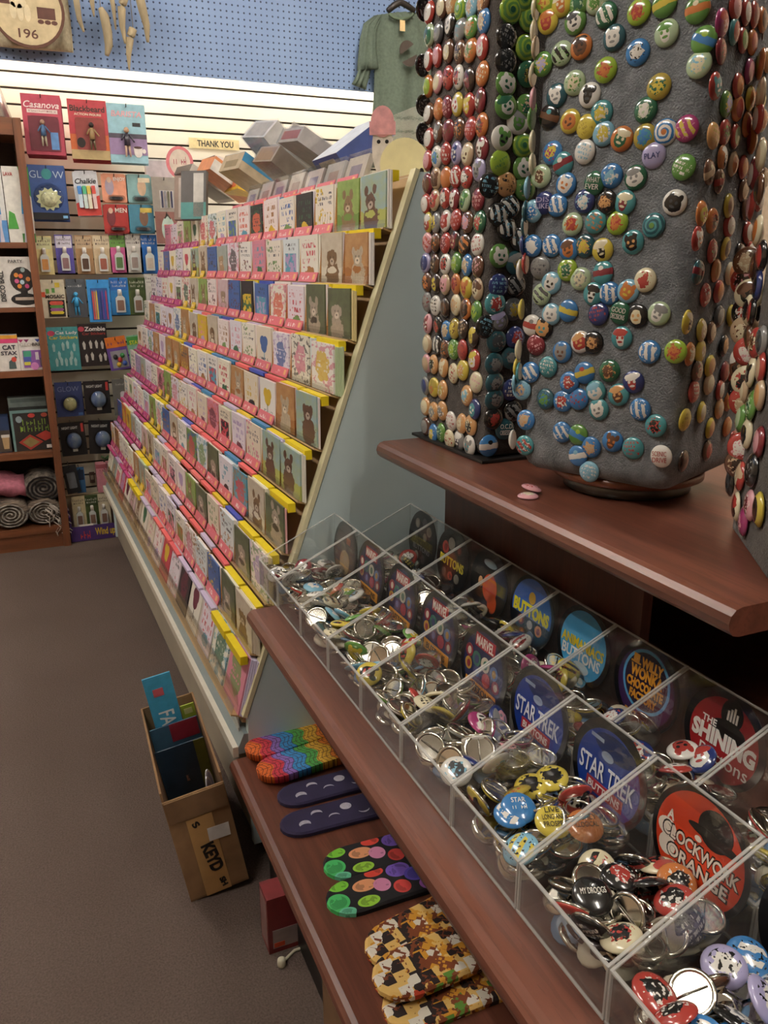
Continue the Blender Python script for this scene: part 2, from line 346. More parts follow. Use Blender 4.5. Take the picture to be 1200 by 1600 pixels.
# ------------------------------------------------------------------ the room
WALL_Y = 4.0
struct('floor', 'brown low pile carpet covering the shop floor', 'floor', MB().box(-2.6, -2.6, -.06, 3.1, WALL_Y+.05, 0), M_CARPET)
struct('ceiling', 'plain off-white shop ceiling', 'ceiling', MB().box(-2.6, -2.6, 2.9, 3.1, WALL_Y+.1, 2.98), mat('d8d2c4', .9))
struct('wall_left', 'plain painted wall on the far side of the aisle', 'wall', MB().box(-2.7, -2.6, -.02, -2.6, WALL_Y+.1, 2.95), mat('a8937c', .9))
struct('wall_right', 'plain painted wall behind the counter', 'wall', MB().box(3.1, -2.6, -.02, 3.2, WALL_Y+.1, 2.95), mat('a8937c', .9))
struct('wall_front', 'plain painted wall behind the viewer', 'wall', MB().box(-2.6, -2.7, -.02, 3.1, -2.6, 2.95), mat('a8937c', .9))
wb = struct('wall_back', 'cream slatted display wall below the blue pegboard', 'wall', MB().box(-2.6, WALL_Y+.012, -.02, 3.1, WALL_Y+.1, 2.95), mat('3a3128', .8))
PIT = .0612
slat = MB().box(-2.6, 0, 0, 3.1, .014, PIT-.009).mesh('slat'); slat.materials.append(mat('ece4d2', .45, 0, .02, 3))
for i in range(33): obj('slat', slat, wb, T(0, WALL_Y, .016+PIT*i))
pg = tag(MB().box(-2.6, 3.872, 1.985, 3.1, 3.885, 2.9).build('pegboard', M_PEG), 'blue pegboard with rows of small holes above the slatted wall', 'pegboard', None, 'structure')

# ------------------------------------------------------------------ tiered counter
def board(mb, x0, x1, y0, y1, z, th, n=6, cham=0):
    r = th/2; prof = [(x1, z-th), (x0+r, z-th)]+[(x0+r-r*math.sin(math.pi*i/n), z-r-r*math.cos(math.pi*i/n)) for i in range(1, n)]+[(x0+r, z), (x1, z)]
    k = len(prof); v = [(x, y0 if x > x0+r+1e-6 or not cham else y0+cham, zz) for x, zz in prof]+[(x, y1, zz) for x, zz in prof]
    f = [tuple(range(k)), tuple(range(2*k-1, k-1, -1))]+[(i, i+k, (i+1) % k+k, (i+1) % k) for i in range(k)]
    return mb.add(v, f)
ct = thing('display_counter', 'reddish brown wooden counter with three stepped shelves', 'counter', T(0, 0, 0))
board(MB(), .565, 1.35, .497, 1.314, .90, .030).build('upper_shelf', M_CHERRY, ct)
board(MB(), .309, .80, -.45, 1.302, .622, .030).build('middle_shelf', M_CHERRY, ct)
board(MB(), .2825, .72, -.45, 1.405, .262, .030).build('lower_shelf', M_CHERRY, ct)
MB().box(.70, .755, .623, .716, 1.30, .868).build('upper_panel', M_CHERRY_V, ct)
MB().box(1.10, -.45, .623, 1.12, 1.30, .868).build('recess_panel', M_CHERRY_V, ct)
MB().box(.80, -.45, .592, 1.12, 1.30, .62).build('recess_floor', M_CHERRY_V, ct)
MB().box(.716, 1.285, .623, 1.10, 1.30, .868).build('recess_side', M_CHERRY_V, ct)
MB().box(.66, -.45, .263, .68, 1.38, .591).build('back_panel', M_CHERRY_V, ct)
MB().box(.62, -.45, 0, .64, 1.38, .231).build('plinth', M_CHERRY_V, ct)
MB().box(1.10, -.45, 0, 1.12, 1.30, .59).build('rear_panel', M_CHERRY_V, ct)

# ------------------------------------------------------------------ greeting card rack
RO = Vector((.325, 1.42, 0)); RV = Vector((-.032, 2.25, 0)).normalized(); RIN = Vector((RV.y, -RV.x, 0))
RM = frame(RO, RIN, RV); RLEN = 2.25
SB = RO+Vector((0, 0, .342)); SD = (RIN*.372+Vector((0, 0, 1.023))).normalized(); RS = frame(SB, -RV, SD); SLEN = 1.0885
RS_L = RM.inverted() @ RS
rack = thing('card_rack', 'long sloping greeting card rack with pale blue end panel', 'card rack', RM)
BLUE = mat('cfe3e5', .5, 0, .03, 6); GREYP = mat('b5ae9c', .45, 0, .04, 8)
def xz_panel(pts, y0, y1, name, m):
    n = len(pts); v = [(x, y0, z) for x, z in pts]+[(x, y1, z) for x, z in pts]
    f = [tuple(range(n)), tuple(range(2*n-1, n-1, -1))]+[(i, i+n, (i+1) % n+n, (i+1) % n) for i in range(n)]
    return MB().add(v, f).build(name, m, rack)
END = [(.002, .04), (.80, .04), (.80, 1.365), (.376, 1.365), (.004, .342), (.002, .272)]
xz_panel(END, -.002, .016, 'end_panel', BLUE); xz_panel(END, RLEN-.016, RLEN, 'end_panel', BLUE)
for y in (-.0035, RLEN-.018):

    d = Vector((.372, 0, 1.023)).normalized(); nn = Vector((-d.z, 0, d.x))
    a = Vector((0, y, .342)); q = []
    for yy in (y, y+.021):
        for s, o in ((0, .007), (SLEN+.004, .007), (SLEN+.004, -.002), (0, -.002)): p = a+d*s+nn*o; q.append((p.x, yy, p.z))
    MB().add(q, [(0, 1, 2, 3), (7, 6, 5, 4), (0, 4, 5, 1), (1, 5, 6, 2), (2, 6, 7, 3), (3, 7, 4, 0)]).build('edge_trim', mat('e2dcb4', .5, 0, .03), rack)
MB().box(-RLEN+.016, -.02, -.014, -.016, SLEN, -.002, RS_L).build('back_board', mat('a98a62', .6, 0, .06, 12), rack)
MB().box(.372, .016, 1.345, .80, RLEN-.016, 1.36).build('top_deck', mat('c9c2b2', .5), rack)
MB().box(.80, 0, .04, .815, RLEN, 1.36).build('rear_board', BLUE, rack)
MB().box(.010, .0, .04, .024, RLEN, .268).build('kick_panel', GREYP, rack)
MB().box(.05, .02, 0, .75, RLEN-.02, .04).build('base', M_BLACK, rack)
MB().box(-.030, 0, .256, -.019, RLEN, .279).build('front_rail', mat('e9e3d2', .4, 0, .03), rack)
MB().add([(-.019, 0, .262), (.030, 0, .262), (.030, 0, .300), (-.006, 0, .305), (-.019, 0, .276), (-.019, RLEN, .262), (.030, RLEN, .262), (.030, RLEN, .300), (-.006, RLEN, .305), (-.019, RLEN, .276)],
         [(0, 1, 2, 3, 4), (9, 8, 7, 6, 5), (0, 5, 6, 1), (1, 6, 7, 2), (2, 7, 8, 3), (3, 8, 9, 4), (4, 9, 5, 0)]).build('front_flange', mat('93a0a2', .4, 0, .03), rack)
for i in range(2):
    y0, y1 = (.02, 1.10) if i == 0 else (1.11, RLEN-.02)
    MB().box(-.012, y0, .30, -.009, y1, .39).build('front_guard', M_ACR if i == 0 else M_ACR_REFL, rack)  # far half tinted darker: a dark reflection put into the colour
S0, SP, NT_, PITCHC, NC = .02, .1066, 10, .1305, 17
lab_n = NT('price_strip_print', .4); lab_c = lab_n.mix(lab_n.lines(1.6, 16, .12, .62, .1, .8), lab_n.attr('tint_a'), lin('f0d8d4')); lab_c = lab_n.mix(lab_n.mul(lab_n.gt(lab_n.x, .78), lab_n.lt(lab_n.x, .9), lab_n.gt(lab_n.y, .25), lab_n.lt(lab_n.y, .8)), lab_c, lin('e6b878')); M_LAB = lab_n.done(lab_c)
M_AMB = acrylic('amber_acrylic', (.88, .66, .42), .8)
strip = MB().box(-PITCHC/2+.004, 0, 0, PITCHC/2-.012, .021, .002).mesh('price_strip'); strip.materials.append(M_LAB)
divi = MB().add([(-.001, 0, 0), (.001, 0, 0), (.001, .085, .02), (-.001, .085, .02), (-.001, 0, .022), (.001, 0, .022), (.001, .085, .045), (-.001, .085, .045)], [(0, 3, 2, 1), (4, 5, 6, 7), (0, 1, 5, 4), (3, 7, 6, 2), (0, 4, 7, 3), (1, 2, 6, 5)]).mesh('divider'); divi.materials.append(M_AMB)
tabs = {}
def tabm(h, w):
    k = (h, w); hh, dd = (.018, .015) if h == 'f2d820' else (.008, .011)
    if k not in tabs:
        me = MB().box(-w/2, .016-hh, 0, w/2, .016, dd).mesh('tab'); me.materials.append(mat(h, .45, 0, .03)); tabs[k] = me
    return tabs[k]
for k in range(NT_):
    s = S0+SP*k if k else -.006
    tl = MB().box(-RLEN+.018, s-.004, -.002, -.018, s-.001, .0245, RS_L).build('tier_ledge', mat('c8a878', .5, 0, .05, 12), rack)
    MB().box(-RLEN+.018, s-.001, .0225, -.018, s+.018, .0245, RS_L).build('tier_lip', M_ACR, tl)
def section(c): return 'y' if c in (0, 1, 10, 11) else 'm' if c > 11 else 'p'
PAST = ['f2ede0', 'efe6d8', 'e9e4ee', 'f3e6e2', 'dfe8ea', 'f4f0dc', 'e8dcc8', 'eadfe8', 'f0ece6', 'ece8da']
STRONG = ['c84a58', '6a2e40', '3c6a4c', 'd9b83a', '4a6aa8', 'a87848', '2e2c30', 'd98ca0', '7a9a5a', 'b8a0c8', '5aa0b8', 'd86a50']
DKW = {'floral': 'floral', 'letters': 'lettered', 'photo': 'animal photo', 'frame': 'framed picture', 'heart': 'heart', 'busy': 'busy patterned'}
cardm = {}
def cardmesh(kind, w, h):
    k = (kind, w, h)
    if k not in cardm:
        me = MB().box(-w/2, 0, -.0016, w/2, h, .0016).mesh('greeting_card'); me.materials.append(CP[kind]); cardm[k] = me
    return cardm[k]
rc = random.Random(11); pend = []
CN = {'f2ede0': 'white', 'efe6d8': 'cream', 'e9e4ee': 'pale lilac', 'f3e6e2': 'pale pink', 'dfe8ea': 'pale blue', 'f4f0dc': 'ivory', 'e8dcc8': 'beige', 'eadfe8': 'pale mauve', 'f0ece6': 'off-white', 'ece8da': 'bone'}
for k in range(NT_):
    s = S0+SP*k if k else -.006
    for c in range(NC):
        a = .010+PITCHC*(c+.5); sec = section(c); M0 = RS_L @ T(-a, s, 0)
        if k == 0: pass
        elif sec != 'y':
            st = obj('price_strip', strip, rack, M0 @ T(0, -.002, .0248)); st['tint_a'] = list(lin('d8707c' if sec == 'p' else 'b8407c')); st['seed'] = float(rc.random()*50)
        elif c > 5:
            st = obj('price_strip', strip, rack, M0 @ T(0, -.002, .0248) @ Matrix.Scale(.45, 4, (1, 0, 0))); st['tint_a'] = list(lin('e0c030')); st['seed'] = 3.0
        if k: obj('divider', divi, rack, M0 @ T(-PITCHC/2, .0, 0))
        tc = 'f2d820' if sec == 'y' else rc.choice(['f0706e', 'f0706e', 'ee7c78', 'e8686c', 'f0706e', '3a52b0', '3a86b4', 'cfc4e0', 'cfc4e0', 'f0ece4', 'ece4dc', 'e8cc30'] if sec == 'p' else ['b8407c', 'cf5a8a', 'e8d8e0', 'c0a0c8', 'b8407c'])
        obj('tab', tabm(tc, .118), rack, RS_L @ T(-a+.002, S0+SP*(k+1)-.020, .024) @ RX(.34))
        if sec == 'y': kind = rc.choice(['photo', 'photo', 'photo', 'busy'])
        else: kind = rc.choice(['floral', 'floral', 'letters', 'letters', 'heart', 'frame', 'busy', 'photo'])
        if kind == 'photo': A, B, C = rc.choice([('b8a890', 'd8d0c0', '8a6a4a'), ('8ab0d0', 'a8b060', '6a4a3a'), ('b8c0b8', '8a9a90', 'c8a880'), ('c8a070', 'a06a3a', 'd0c0a8'), ('a8c070', '6a8a40', '9a7a58'), ('d8c8c8', 'c8a0a8', 'b89a80'), ('6a7a58', '4a4038', 'c0b0a0')])
        else: A = rc.choice(PAST) if rc.random() < .74 else rc.choice(STRONG); B, C = rc.sample(STRONG, 2)
        wc = rc.choice([.110, .115, .119]); hc = rc.choice([.092, .097])
        if k == 0: hc = rc.choice([.122, .13])
        
        lean = .33 if k else .10; jx = rc.uniform(-.003, .003)
        M1 = RS @ T(-a+jx, s+.001, .0185 if k else .010) @ RX(lean) @ RZ(rc.uniform(-.02, .02))
        pend.append((c, k, 0, 'card', kind, wc, hc, M1, A, B, C))
        nb = rc.choice([1, 2, 2, 3, 4])
        e = rc.choice(PAST+['e8c8d0', 'c8d8b0', 'd8d0ec', 'e8d8a0', 'e8b0b0'])
        for j in range(nb):
            M2 = RS @ T(-a+jx+.003+.0035*(j+1), s+.001, (.0185 if k else .010)-.0036*(j+1)) @ RX(lean*1.02) @ RZ(rc.uniform(-.01, .01))
            pend.append((c, k, j+1, 'back', 'letters', .112, hc+rc.uniform(-.002, .003), M2, e, e, e))
front = [p for p in pend if p[2] == 0]; back = sorted([p for p in pend if p[2] > 0], key=lambda p: (p[0], p[2], -p[1]))
POS = lambda c, k: '%s row from top, %s pocket from near end' % (ORD[NT_-1-k], ORD[c])
COLN = {'c84a58': 'red', '6a2e40': 'maroon', '3c6a4c': 'green', 'd9b83a': 'yellow', '4a6aa8': 'blue', 'a87848': 'tan', '2e2c30': 'black', 'd98ca0': 'pink', '7a9a5a': 'sage', 'b8a0c8': 'lilac', '5aa0b8': 'teal', 'd86a50': 'coral'}
for p in front+back[:300-len(front)]:
    c, k, j, typ, kind, wc, hc, M1, A, B, C = p
    o = obj('greeting_card', cardmesh(kind if j == 0 else 'letters', wc, round(hc, 3)), None, M1); tint(o, A, B, C, rc.random()*80)
    nm = CN.get(A) or COLN.get(A) or ''
    tag(o, ('%s %s card, %s' % (nm, DKW[kind], POS(c, k))).strip() if j == 0 else '%s card behind the front card, %s' % (ORD[j-1], POS(c, k)), 'greeting card', 'greeting cards in the sloping rack')
bm = {}
for c, k, j, typ, kind, wc, hc, M1, A, B, C in back[300-len(front):]:
    bm.setdefault(A, MB()).box(-wc/2, 0, -.0016, wc/2, hc, .0016, M1)
for i, (A, m_) in enumerate(bm.items()):
    tag(m_.build('card_stack_edges', mat(A, .6, 0, .03)), '%s edges of the many cards stacked behind the front cards' % (CN.get(A) or {'e8c8d0': 'rose', 'c8d8b0': 'light green', 'd8d0ec': 'lavender', 'e8d8a0': 'straw', 'e8b0b0': 'salmon'}[A]), 'greeting cards', None, 'stuff')
# ------------------------------------------------------------------ pinned buttons on the felt columns
PAL = dict(r='c0392f', R='8e2430', o='d9772f', O='e0a05a', y='e2c93a', Y='b8a030', g='5c9a3c', G='1f6a45', l='b5cfa0', t='3f9aa0', T='1f5a66', b='2f7fc8', B='25357a', c='7fc0dc', v='b0a8d8',
           m='b03070', p='e8a0a8', w='ece8dc', k='1a1a1a', n='6a4028', N='3a241a', a='d0b088', e='e8dcb0', s='8a8a88', S='45484c', L='9ec52a')
def mute(h):
    c = [int(h[i:i+2], 16) for i in (0, 2, 4)]; g = sum(c)/3
    return ''.join('%02x' % max(0, min(255, int((g+(x-g)*.82)*.93))) for x in c)
PAL = {k: mute(v) for k, v in PAL.items()}
PN = dict(r='red', R='dark red', o='orange', O='tan orange', y='yellow', Y='olive gold', g='green', G='dark green', l='pale green', t='teal', T='dark teal', b='blue', B='navy', c='light blue', v='lavender',
          m='magenta', p='pink', w='white', k='black', n='brown', N='dark brown', a='tan', e='cream', s='grey', S='dark grey', L='lime')
MOT = ['blob', 'text', 'face', 'spiral', 'shapes', 'band']
MW = ['figure', 'lettering', 'face', 'rings', 'shapes', 'band']
_bm = {}
PROF = ((.86, 0), (1, .05), (1, .11), (.97, .17), (.86, .26), (.68, .345), (.45, .405), (.2, .435), (.05, .44))
def button_mesh(kind, R):
    k = (kind, R)
    if k not in _bm:
        me = MB().lathe([(R*q, R*z) for q, z in PROF], 24).mesh('pinback_button'); me.materials.append(BP[kind]); _bm[k] = me
    return _bm[k]
PINS = []
def pin_face(data, ox, oy, sc_, P, N, R, where, group, band, rnd, orient=None):
    P = Vector(P); N = Vector(N).normalized(); NO = Vector(orient).normalized() if orient else N; xd = Vector((0, 0, 1)).cross(NO).normalized(); L = []
    for ent in data.split(';'):
        q = ent.split()
        if len(q) >= 3: L.append((ox+float(q[0])/sc_, oy+float(q[1])/sc_, q[2]))
    L.sort(key=lambda q: q[1]); rows = []
    for q in L:
        if rows and q[1]-rows[-1][0][1] < band: rows[-1].append(q)
        else: rows.append([q])
    for ri, row in enumerate(rows):
        for ci, (x, y, c) in enumerate(sorted(row)):
            d = (x-600)*RT-(y-800)*UP+FPX*FW; t = (P-CAMP).dot(N)/d.dot(N); pt = CAMP+d*t
            c, _, wd = c.partition(':')
            M = frame(pt+N*.0005, xd, (0, 0, 1)) @ RZ(rnd.uniform(-.5, .5) if not wd else rnd.uniform(-.15, .15)) @ RX(rnd.uniform(-.07, .07)) @ RY(rnd.uniform(-.07, .07))
            rr = R*(1.1 if len(c) > 4 else 1); dist = (pt-CAMP).length; area = (rr/dist)**2*abs((CAMP-pt).normalized().dot(NO))
            if x > 1185: area *= .2
            PINS.append((area, M, c, round(rr, 4), '%s button, %s %s, %s row, %s from left, %s' % (PN[c[0]], PN[c[1]], MW[int(c[3])], ORD[ri], ORD[ci], where), group, rnd.random()*90, wd))
def build_pins():
    PINS.sort(key=lambda q: -q[0]); st = MB(); cols = []
    for a, M, c, rr, lb, group, seed, wd in PINS[:300]:
        o = obj('pinback_button', button_mesh('band' if wd else MOT[int(c[3])], rr), None, M); tint(o, PAL[c[0]], PAL[c[0] if wd else c[1]], PAL[c[0] if wd else c[2]], seed); tag(o, lb, 'button', group)
        if wd:
            tx = MB(); ws = wd.split('/')
            for i, q in enumerate(ws): tx.text(q, 0, ((len(ws)-1)/2-i)*rr*.55, rr*1.3, rr*.42, rr*.445)
            tx.build('lettering', mat(PAL[c[1]], .4), o)
    for a, M, c, rr, lb, group, seed, wd in PINS[300:]:
        n0 = len(st.f); st.lathe([(rr*q, rr*z) for q, z in ((.86, 0), (1, .06), (.97, .17), (.7, .34), (.3, .425), (.05, .44))], 16, M)
        for k in range(len(st.f)-n0): cols.append(lin(PAL[c[0]]) if k < 48 or k >= 80 else lin(PAL[c[1]]))
    me = st.mesh('pinned_buttons_rest'); at_ = me.color_attributes.new('print_colour', 'FLOAT_COLOR', 'CORNER'); buf = []
    for p in me.polygons: buf += list(cols[p.index]+(1,))*len(p.vertices)
    at_.data.foreach_set('color', buf); m, nt, b = newmat('small_button_print'); ca = nt.nodes.new('ShaderNodeVertexColor'); ca.layer_name = 'print_colour'
    nt.links.new(ca.outputs[0], b.inputs['Base Color']); b.inputs['Roughness'].default_value = .22; b.inputs['Coat Weight'].default_value = .7; me.materials.append(m)
    tag(obj('pinned_buttons', me), 'the remaining small buttons crowded on the sides of the felt columns', 'buttons', None, 'stuff')
def column(name, label, Cx, Cy, az, a, z0, z1, felt, rad=.02):
    """square felt column; (Cx, Cy) is its corner nearest the viewer"""
    u = Vector((math.sin(az), math.cos(az), 0)); w_ = Vector((math.cos(az), -math.sin(az), 0)); c = Vector((Cx, Cy, 0))+(u+w_)*a/2
    t = thing(name, label, 'display column', T(c.x, c.y, z0) @ RZ(-az)); h = a/2; pts = []
    for qx, qy, a0 in ((1, 1, 0), (-1, 1, 90), (-1, -1, 180), (1, -1, 270)):
        for i in range(5):
            an = math.radians(a0+i*22.5); pts.append((qx*(h-rad)+rad*math.cos(an), qy*(h-rad)+rad*math.sin(an)))
    mb = MB(); n = len(pts); zs = [0, .006, .018]+[.03+(z1-z0-.03)*i/12 for i in range(13)]; v = []; f = []; rr = random.Random(3)
    for i, z in enumerate(zs):
        k = .9 if i == 0 else .965 if i == 1 else 1
        v += [(x*k+(rr.uniform(-.0008, .0008)), y*k+(rr.uniform(-.0008, .0008)), z) for x, y in pts]
    for j in range(len(zs)-1):
        for i in range(n): f.append((j*n+i, j*n+(i+1) % n, (j+1)*n+(i+1) % n, (j+1)*n+i))
    f += [tuple(range(n-1, -1, -1)), tuple((len(zs)-1)*n+i for i in range(n))]
    mb.add(v, f, None, True).build('felt_cover', felt, t)
    return t, u, w_
A1 = .2145
t1, u1, w1 = column('felt_column', 'square brown felt display column covered in rows of buttons', .66, 1.095, 0, A1, .906, 1.84, M_FELT_B, .008)
MB().box(-A1/2-.012, -A1/2-.012, -.005, A1/2+.012, A1/2+.03, -.0005).build('base_mat', mat('141210', .5), t1)
AZ2 = math.radians(-23.5); A2 = .222
t2, u2, w2 = column('felt_column', 'square grey felt display column on a round wooden turntable', .714, .744, AZ2, A2, .93, 1.84, M_FELT_G, .022)
MB().lathe([(.10, -.012), (.104, -.010), (.104, -.001), (.10, 0)], 40).build('turntable', wood_mat('turntable_wood', '5a2c14', '8a4c24', 0), t2)
MB().lathe([(.085, -.0295), (.088, -.028), (.088, -.014), (.085, -.012)], 40).build('turntable_base', mat('5c5a54', .3, .7), t2)
D3 = Vector((-.575, -.818, 0)).normalized(); AZ3 = math.atan2(-D3.x, -D3.y); N3 = Vector((-.818, .575, 0)).normalized(); A3 = .19
P3 = at(1141, 822, Z=.9); P3.z = 0
c3 = P3+D3*A3/2-N3*A3/2
t3 = thing('felt_column', 'brown felt column crowded with overlapping buttons at right edge', 'display column', T(c3.x, c3.y, .902) @ RZ(-AZ3))
MB().box(-A3/2, -A3/2, 0, A3/2, A3/2, .93, None, .012).build('felt_cover', M_FELT_B, t3)
rp = random.Random(5)
G1, G2, G3 = 'buttons pinned on the brown felt column', 'buttons pinned on the grey felt column', 'buttons pinned on the right-edge column'
pin_face('''132 80 rwp2;212 45 nea4;270 25 Oae0;328 52 gLl3;398 35 caw0;470 10 nOe0;190 205 SsB2;262 155 kws2;325 187 stw1;393 168 gao0;473 133 bae0;133 222 lGw0;127 375 rwp2;183 350 rpw1;252 322 new2;322 325 nNa0;390 315 oag0;463 295 rwp2;
125 540 oLe0;185 515 pew5;250 487 rNp1;315 483 wrk0;382 498 NRk0;464 463 oew1;128 712 nwe4;190 685 oOr1;245 670 Rpw1;308 653 ywr2;380 657 rye2;450 628 Rnw2;130 868 rww4;188 823 nsw2;250 817 Rnp1;320 808 nNo0;390 805 rpp1;460 783 onr0;
122 1005 rpl0;178 982 wbg0;235 960 rww1;302 958 vBw2;370 965 aen2;463 928 Rwn2;120 1150 Rnw2;174 1117 anN2;236 1112 oor1;297 1105 rww4;365 1108 rwk0;442 1060 vsS2;110 1275 rwp0;165 1252 arn2;230 1237 rwk0;288 1245 Rwn2;355 1252 lGg2;437 1248 Rpw1;
125 1392 yrw2;173 1392 syB0;233 1382 wrp2;298 1375 rpw1;370 1388 npv0;446 1388 Grl0;120 1518 prw4;170 1515 nNo0;232 1520 rRp0;293 1508 NRa2;352 1527 NoO4;433 1528 wrk1;
108 1645 vBw2;166 1650 nNa2;232 1650 wrk0;300 1645 gLl0;367 1658 bae0;434 1663 npe1;117 1765 noN0;173 1770 Nyn2;230 1778 apn2;298 1775 orR0;362 1798 yor2;433 1808 aen2;117 1887 sRw1;170 1910 wkk1;230 1923 NnS2;297 1905 eaO0;358 1933 oNn2;426 1948 gLG0;
122 2023 pRw2;186 2038 krn0;240 2068 bae0;288 2055 Yyn0;342 2053 Nae1;408 2103 NYy2;118 2148 aen2;180 2153 kws4;230 2182 nNo0;283 2183 gLl0;338 2187 rRp1;115 2272 pae2;158 2277 Oke0;220 2295 Oea2;282 2333 erm1;340 2313 yOe0;412 2250 rwy2;
107 2410 sBS0;160 2420 yoY2;214 2438 OYe0;423 2390 epr1;365 2472 Oce0;107 2540 Oen1;158 2572 Ose0;212 2567 Osw0;414 2558 Btw2;268 2632 wrk1;333 2647 Oea0;390 2658 Oke0;108 2665 nsS2;155 2707 bye0;205 2703 gGl0;258 2745 ere1;320 2750 sSw2;382 2783 wst2''',
         640, 0, 4, (.66, 1.2, 1), (-1, 0, 0), .0174, 'left side of brown column', G1, 12, rp)
pin_face('''628 65 gLG3;740 118 gLG3;705 5 gLG3;602 230 ksG1;720 303 gLG3;598 383 ksG1;733 465 GkY0;598 527 gwG2;597 665 gwG2;725 672 gGa0;670 763 wgs2;573 865 wgk2;702 912 gLG3;563 1020 Lgk1;705 1055 gwG2;493 1160 kcw1;602 1155 Oky1;715 1180 gGa0;620 1293 kwc4;547 1340 kwc4;605 1430 kwc4;685 1500 kwc4;557 1600 gwG2;
655 1643 TYs2;552 1785 Bcc1;660 1782 kss4;530 1898 trw0;643 1933 SYs0;550 2008 Ssv2;468 2043 kcw1;540 2130 TSs0;655 2110 Brv0;525 2273 TsS0;625 2235 TsS0;528 2393 TsS0;527 2495 TsS0;630 2435 Bww1;520 2617 krn0;640 2570 kss4;590 2680 Tww1:O.C.D./OBSESSIVE;490 2785 bwk5''',
         640, 0, 4, (.7, 1.095, 1), (0, -1, 0), .0178, 'front side of brown column', G1, 8, rp)
F2 = (.714, .744, 1); N2a, N2b = -w2, -u2
pin_face('''165 5 Lyo0;238 20 yoe2;320 12 gGl0;400 8 lge0;445 72 Gwl4;172 102 yro2;300 103 gwS2;598 57 Lro0;718 20 gyL5;873 45 goe5;482 178 Tws2;728 157 lwg2;328 222 onN2;237 252 lkg4;593 247 bwk0;903 190 gbL5;148 302 gvy0;442 330 Lor0;880 305 lec0;297 390 leg0;368 447 wkS2;213 450 Tws2;692 408 YyG0;630 517 Gwl0;178 548 knt5;277 570 yon2;353 595 yYw1;424 530 tye0;433 627 cyw0;518 652 oGe2;627 642 Ybt0;722 620 wbo3;822 603 myp4;
193 717 bym0;345 713 wct1;668 730 vBw1:PLAY;242 768 tRw5;140 827 lne0;808 785 gwG1;470 825 bcw0;583 833 Gws2;390 860 Gww1:WHAT/EVER;257 865 bwo2;155 952 Bvw1:DIS/LIKE;216 962 bww4;343 945 Bwc0;447 948 kOn0;533 950 tRe2;766 950 wkS2;103 990 cbw0;287 1052 lro0;395 1040 toe1;498 1045 Lor0;667 1058 Ttg3;100 1153 bww0;190 1152 bww4;271 1168 bon2;346 1153 TyO0;428 1172 yke2;570 1135 tkO2;

263 1265 LGe0;325 1307 les0;188 1327 cwk2;430 1278 tRw5;628 1313 err0;142 1380 lSs4;385 1378 twk2;460 1375 bww4;548 1365 coy2;267 1457 byb5;188 1473 cws2;408 1473 Brw1;510 1467 Gww1:GOOD/DECISIONS;592 1480 keO2;692 1470 lws2;97 1525 wrs5;150 1538 kOt2;115 1617 Rpp1;325 1603 wrO2;383 1605 kOn0;518 1583 twr2;238 1650 bsn2;647 1650 bww4;770 1648 Lor0;90 1745 bww4;172 1720 tww1;343 1747 byr5;460 1738 GnO0;272 1792 brw0;572 1790 Brw2;396 1833 twc2;503 1850 tnO2;160 1870 Tgb0;242 1880 brw0;315 1870 bro1;48 1827 cab0;410 1918 tws2;604 1918 bww4;677 1995 tkr0;68 1968 baO0;238 2025 bww4;313 2038 gbL5;63 2087 trw4;374 2095 baO0;475 2067 bno2;570 2100 tro1;312 2135 bwc5;703 2138 wrc1:SCENIC/DRIVE;365 2210 cwt1;135 1255 sSw1''',
         800, 0, 3, F2, N2a, .0143, 'front of grey column', G2, 14, rp)
pin_face('''1037 35 rpw0;1087 60 rwp2;1127 70 rRp0;1165 95 onO0;975 110 mpr2;1032 150 trw0;1072 190 rgp0;1117 200 ora0;970 240 Rrn0;1190 285 Ooe0;1103 335 mpv4;945 405 rtw2;1050 405 roa0;995 490 gvy0;1108 463 yor0;1050 510 orp0;1158 468 rye4;1092 585 ora0;1163 563 aoe0;1120 658 onr0;935 638 OYn1;988 622 rng0;1038 640 rlg0;1163 700 aor0;977 740 oNw2;1028 770 aoe1;1075 785 roe2;1133 785 nae5;915 808 nae5;962 848 nre5;1170 840 nae2;1077 893 naw2;1150 940 rwp2;880 1002 oyr2;930 1035 onr0;1007 965 yap2;1088 980 nae2;1010 1060 rwB4;860 1118 rwo2;1097 1090 rwp2;1150 1095 rNw0;930 1178 rpl0;993 1165 yno2;1062 1190 Nsn4;1105 1180 rwp1;
865 1277 TRw5;947 1268 oOr0;1015 1282 eon2;1057 1292 yob2;1118 1262 yNY1;898 1383 rwR1;960 1367 roe0;1075 1383 Onk2;962 1483 Ssw2;1022 1480 yae0;813 1510 yne2;880 1548 Yae2;925 1558 nas2;1078 1543 obn0;985 1620 kOn1;875 1647 yae2;825 1660 oae0;1080 1637 rRp0;920 1715 yOe2;860 1740 nar0;990 1743 Rrw1;1027 1748 rpw0;1068 1740 rww1;915 1800 aen1;845 1835 rww1;967 1828 rwo2;1055 1825 eas2;1008 1880 oye2;963 1915 Oan2;880 1932 yeO0;803 1967 yYk1;920 2006 yOa0;1000 2000 oOr0;795 2160 NnS2;907 2112 nrw2;1030 2065 rwc4''',
         800, 0, 3, F2, N2b, .0143, 'right side of grey column', G2, 14, rp)
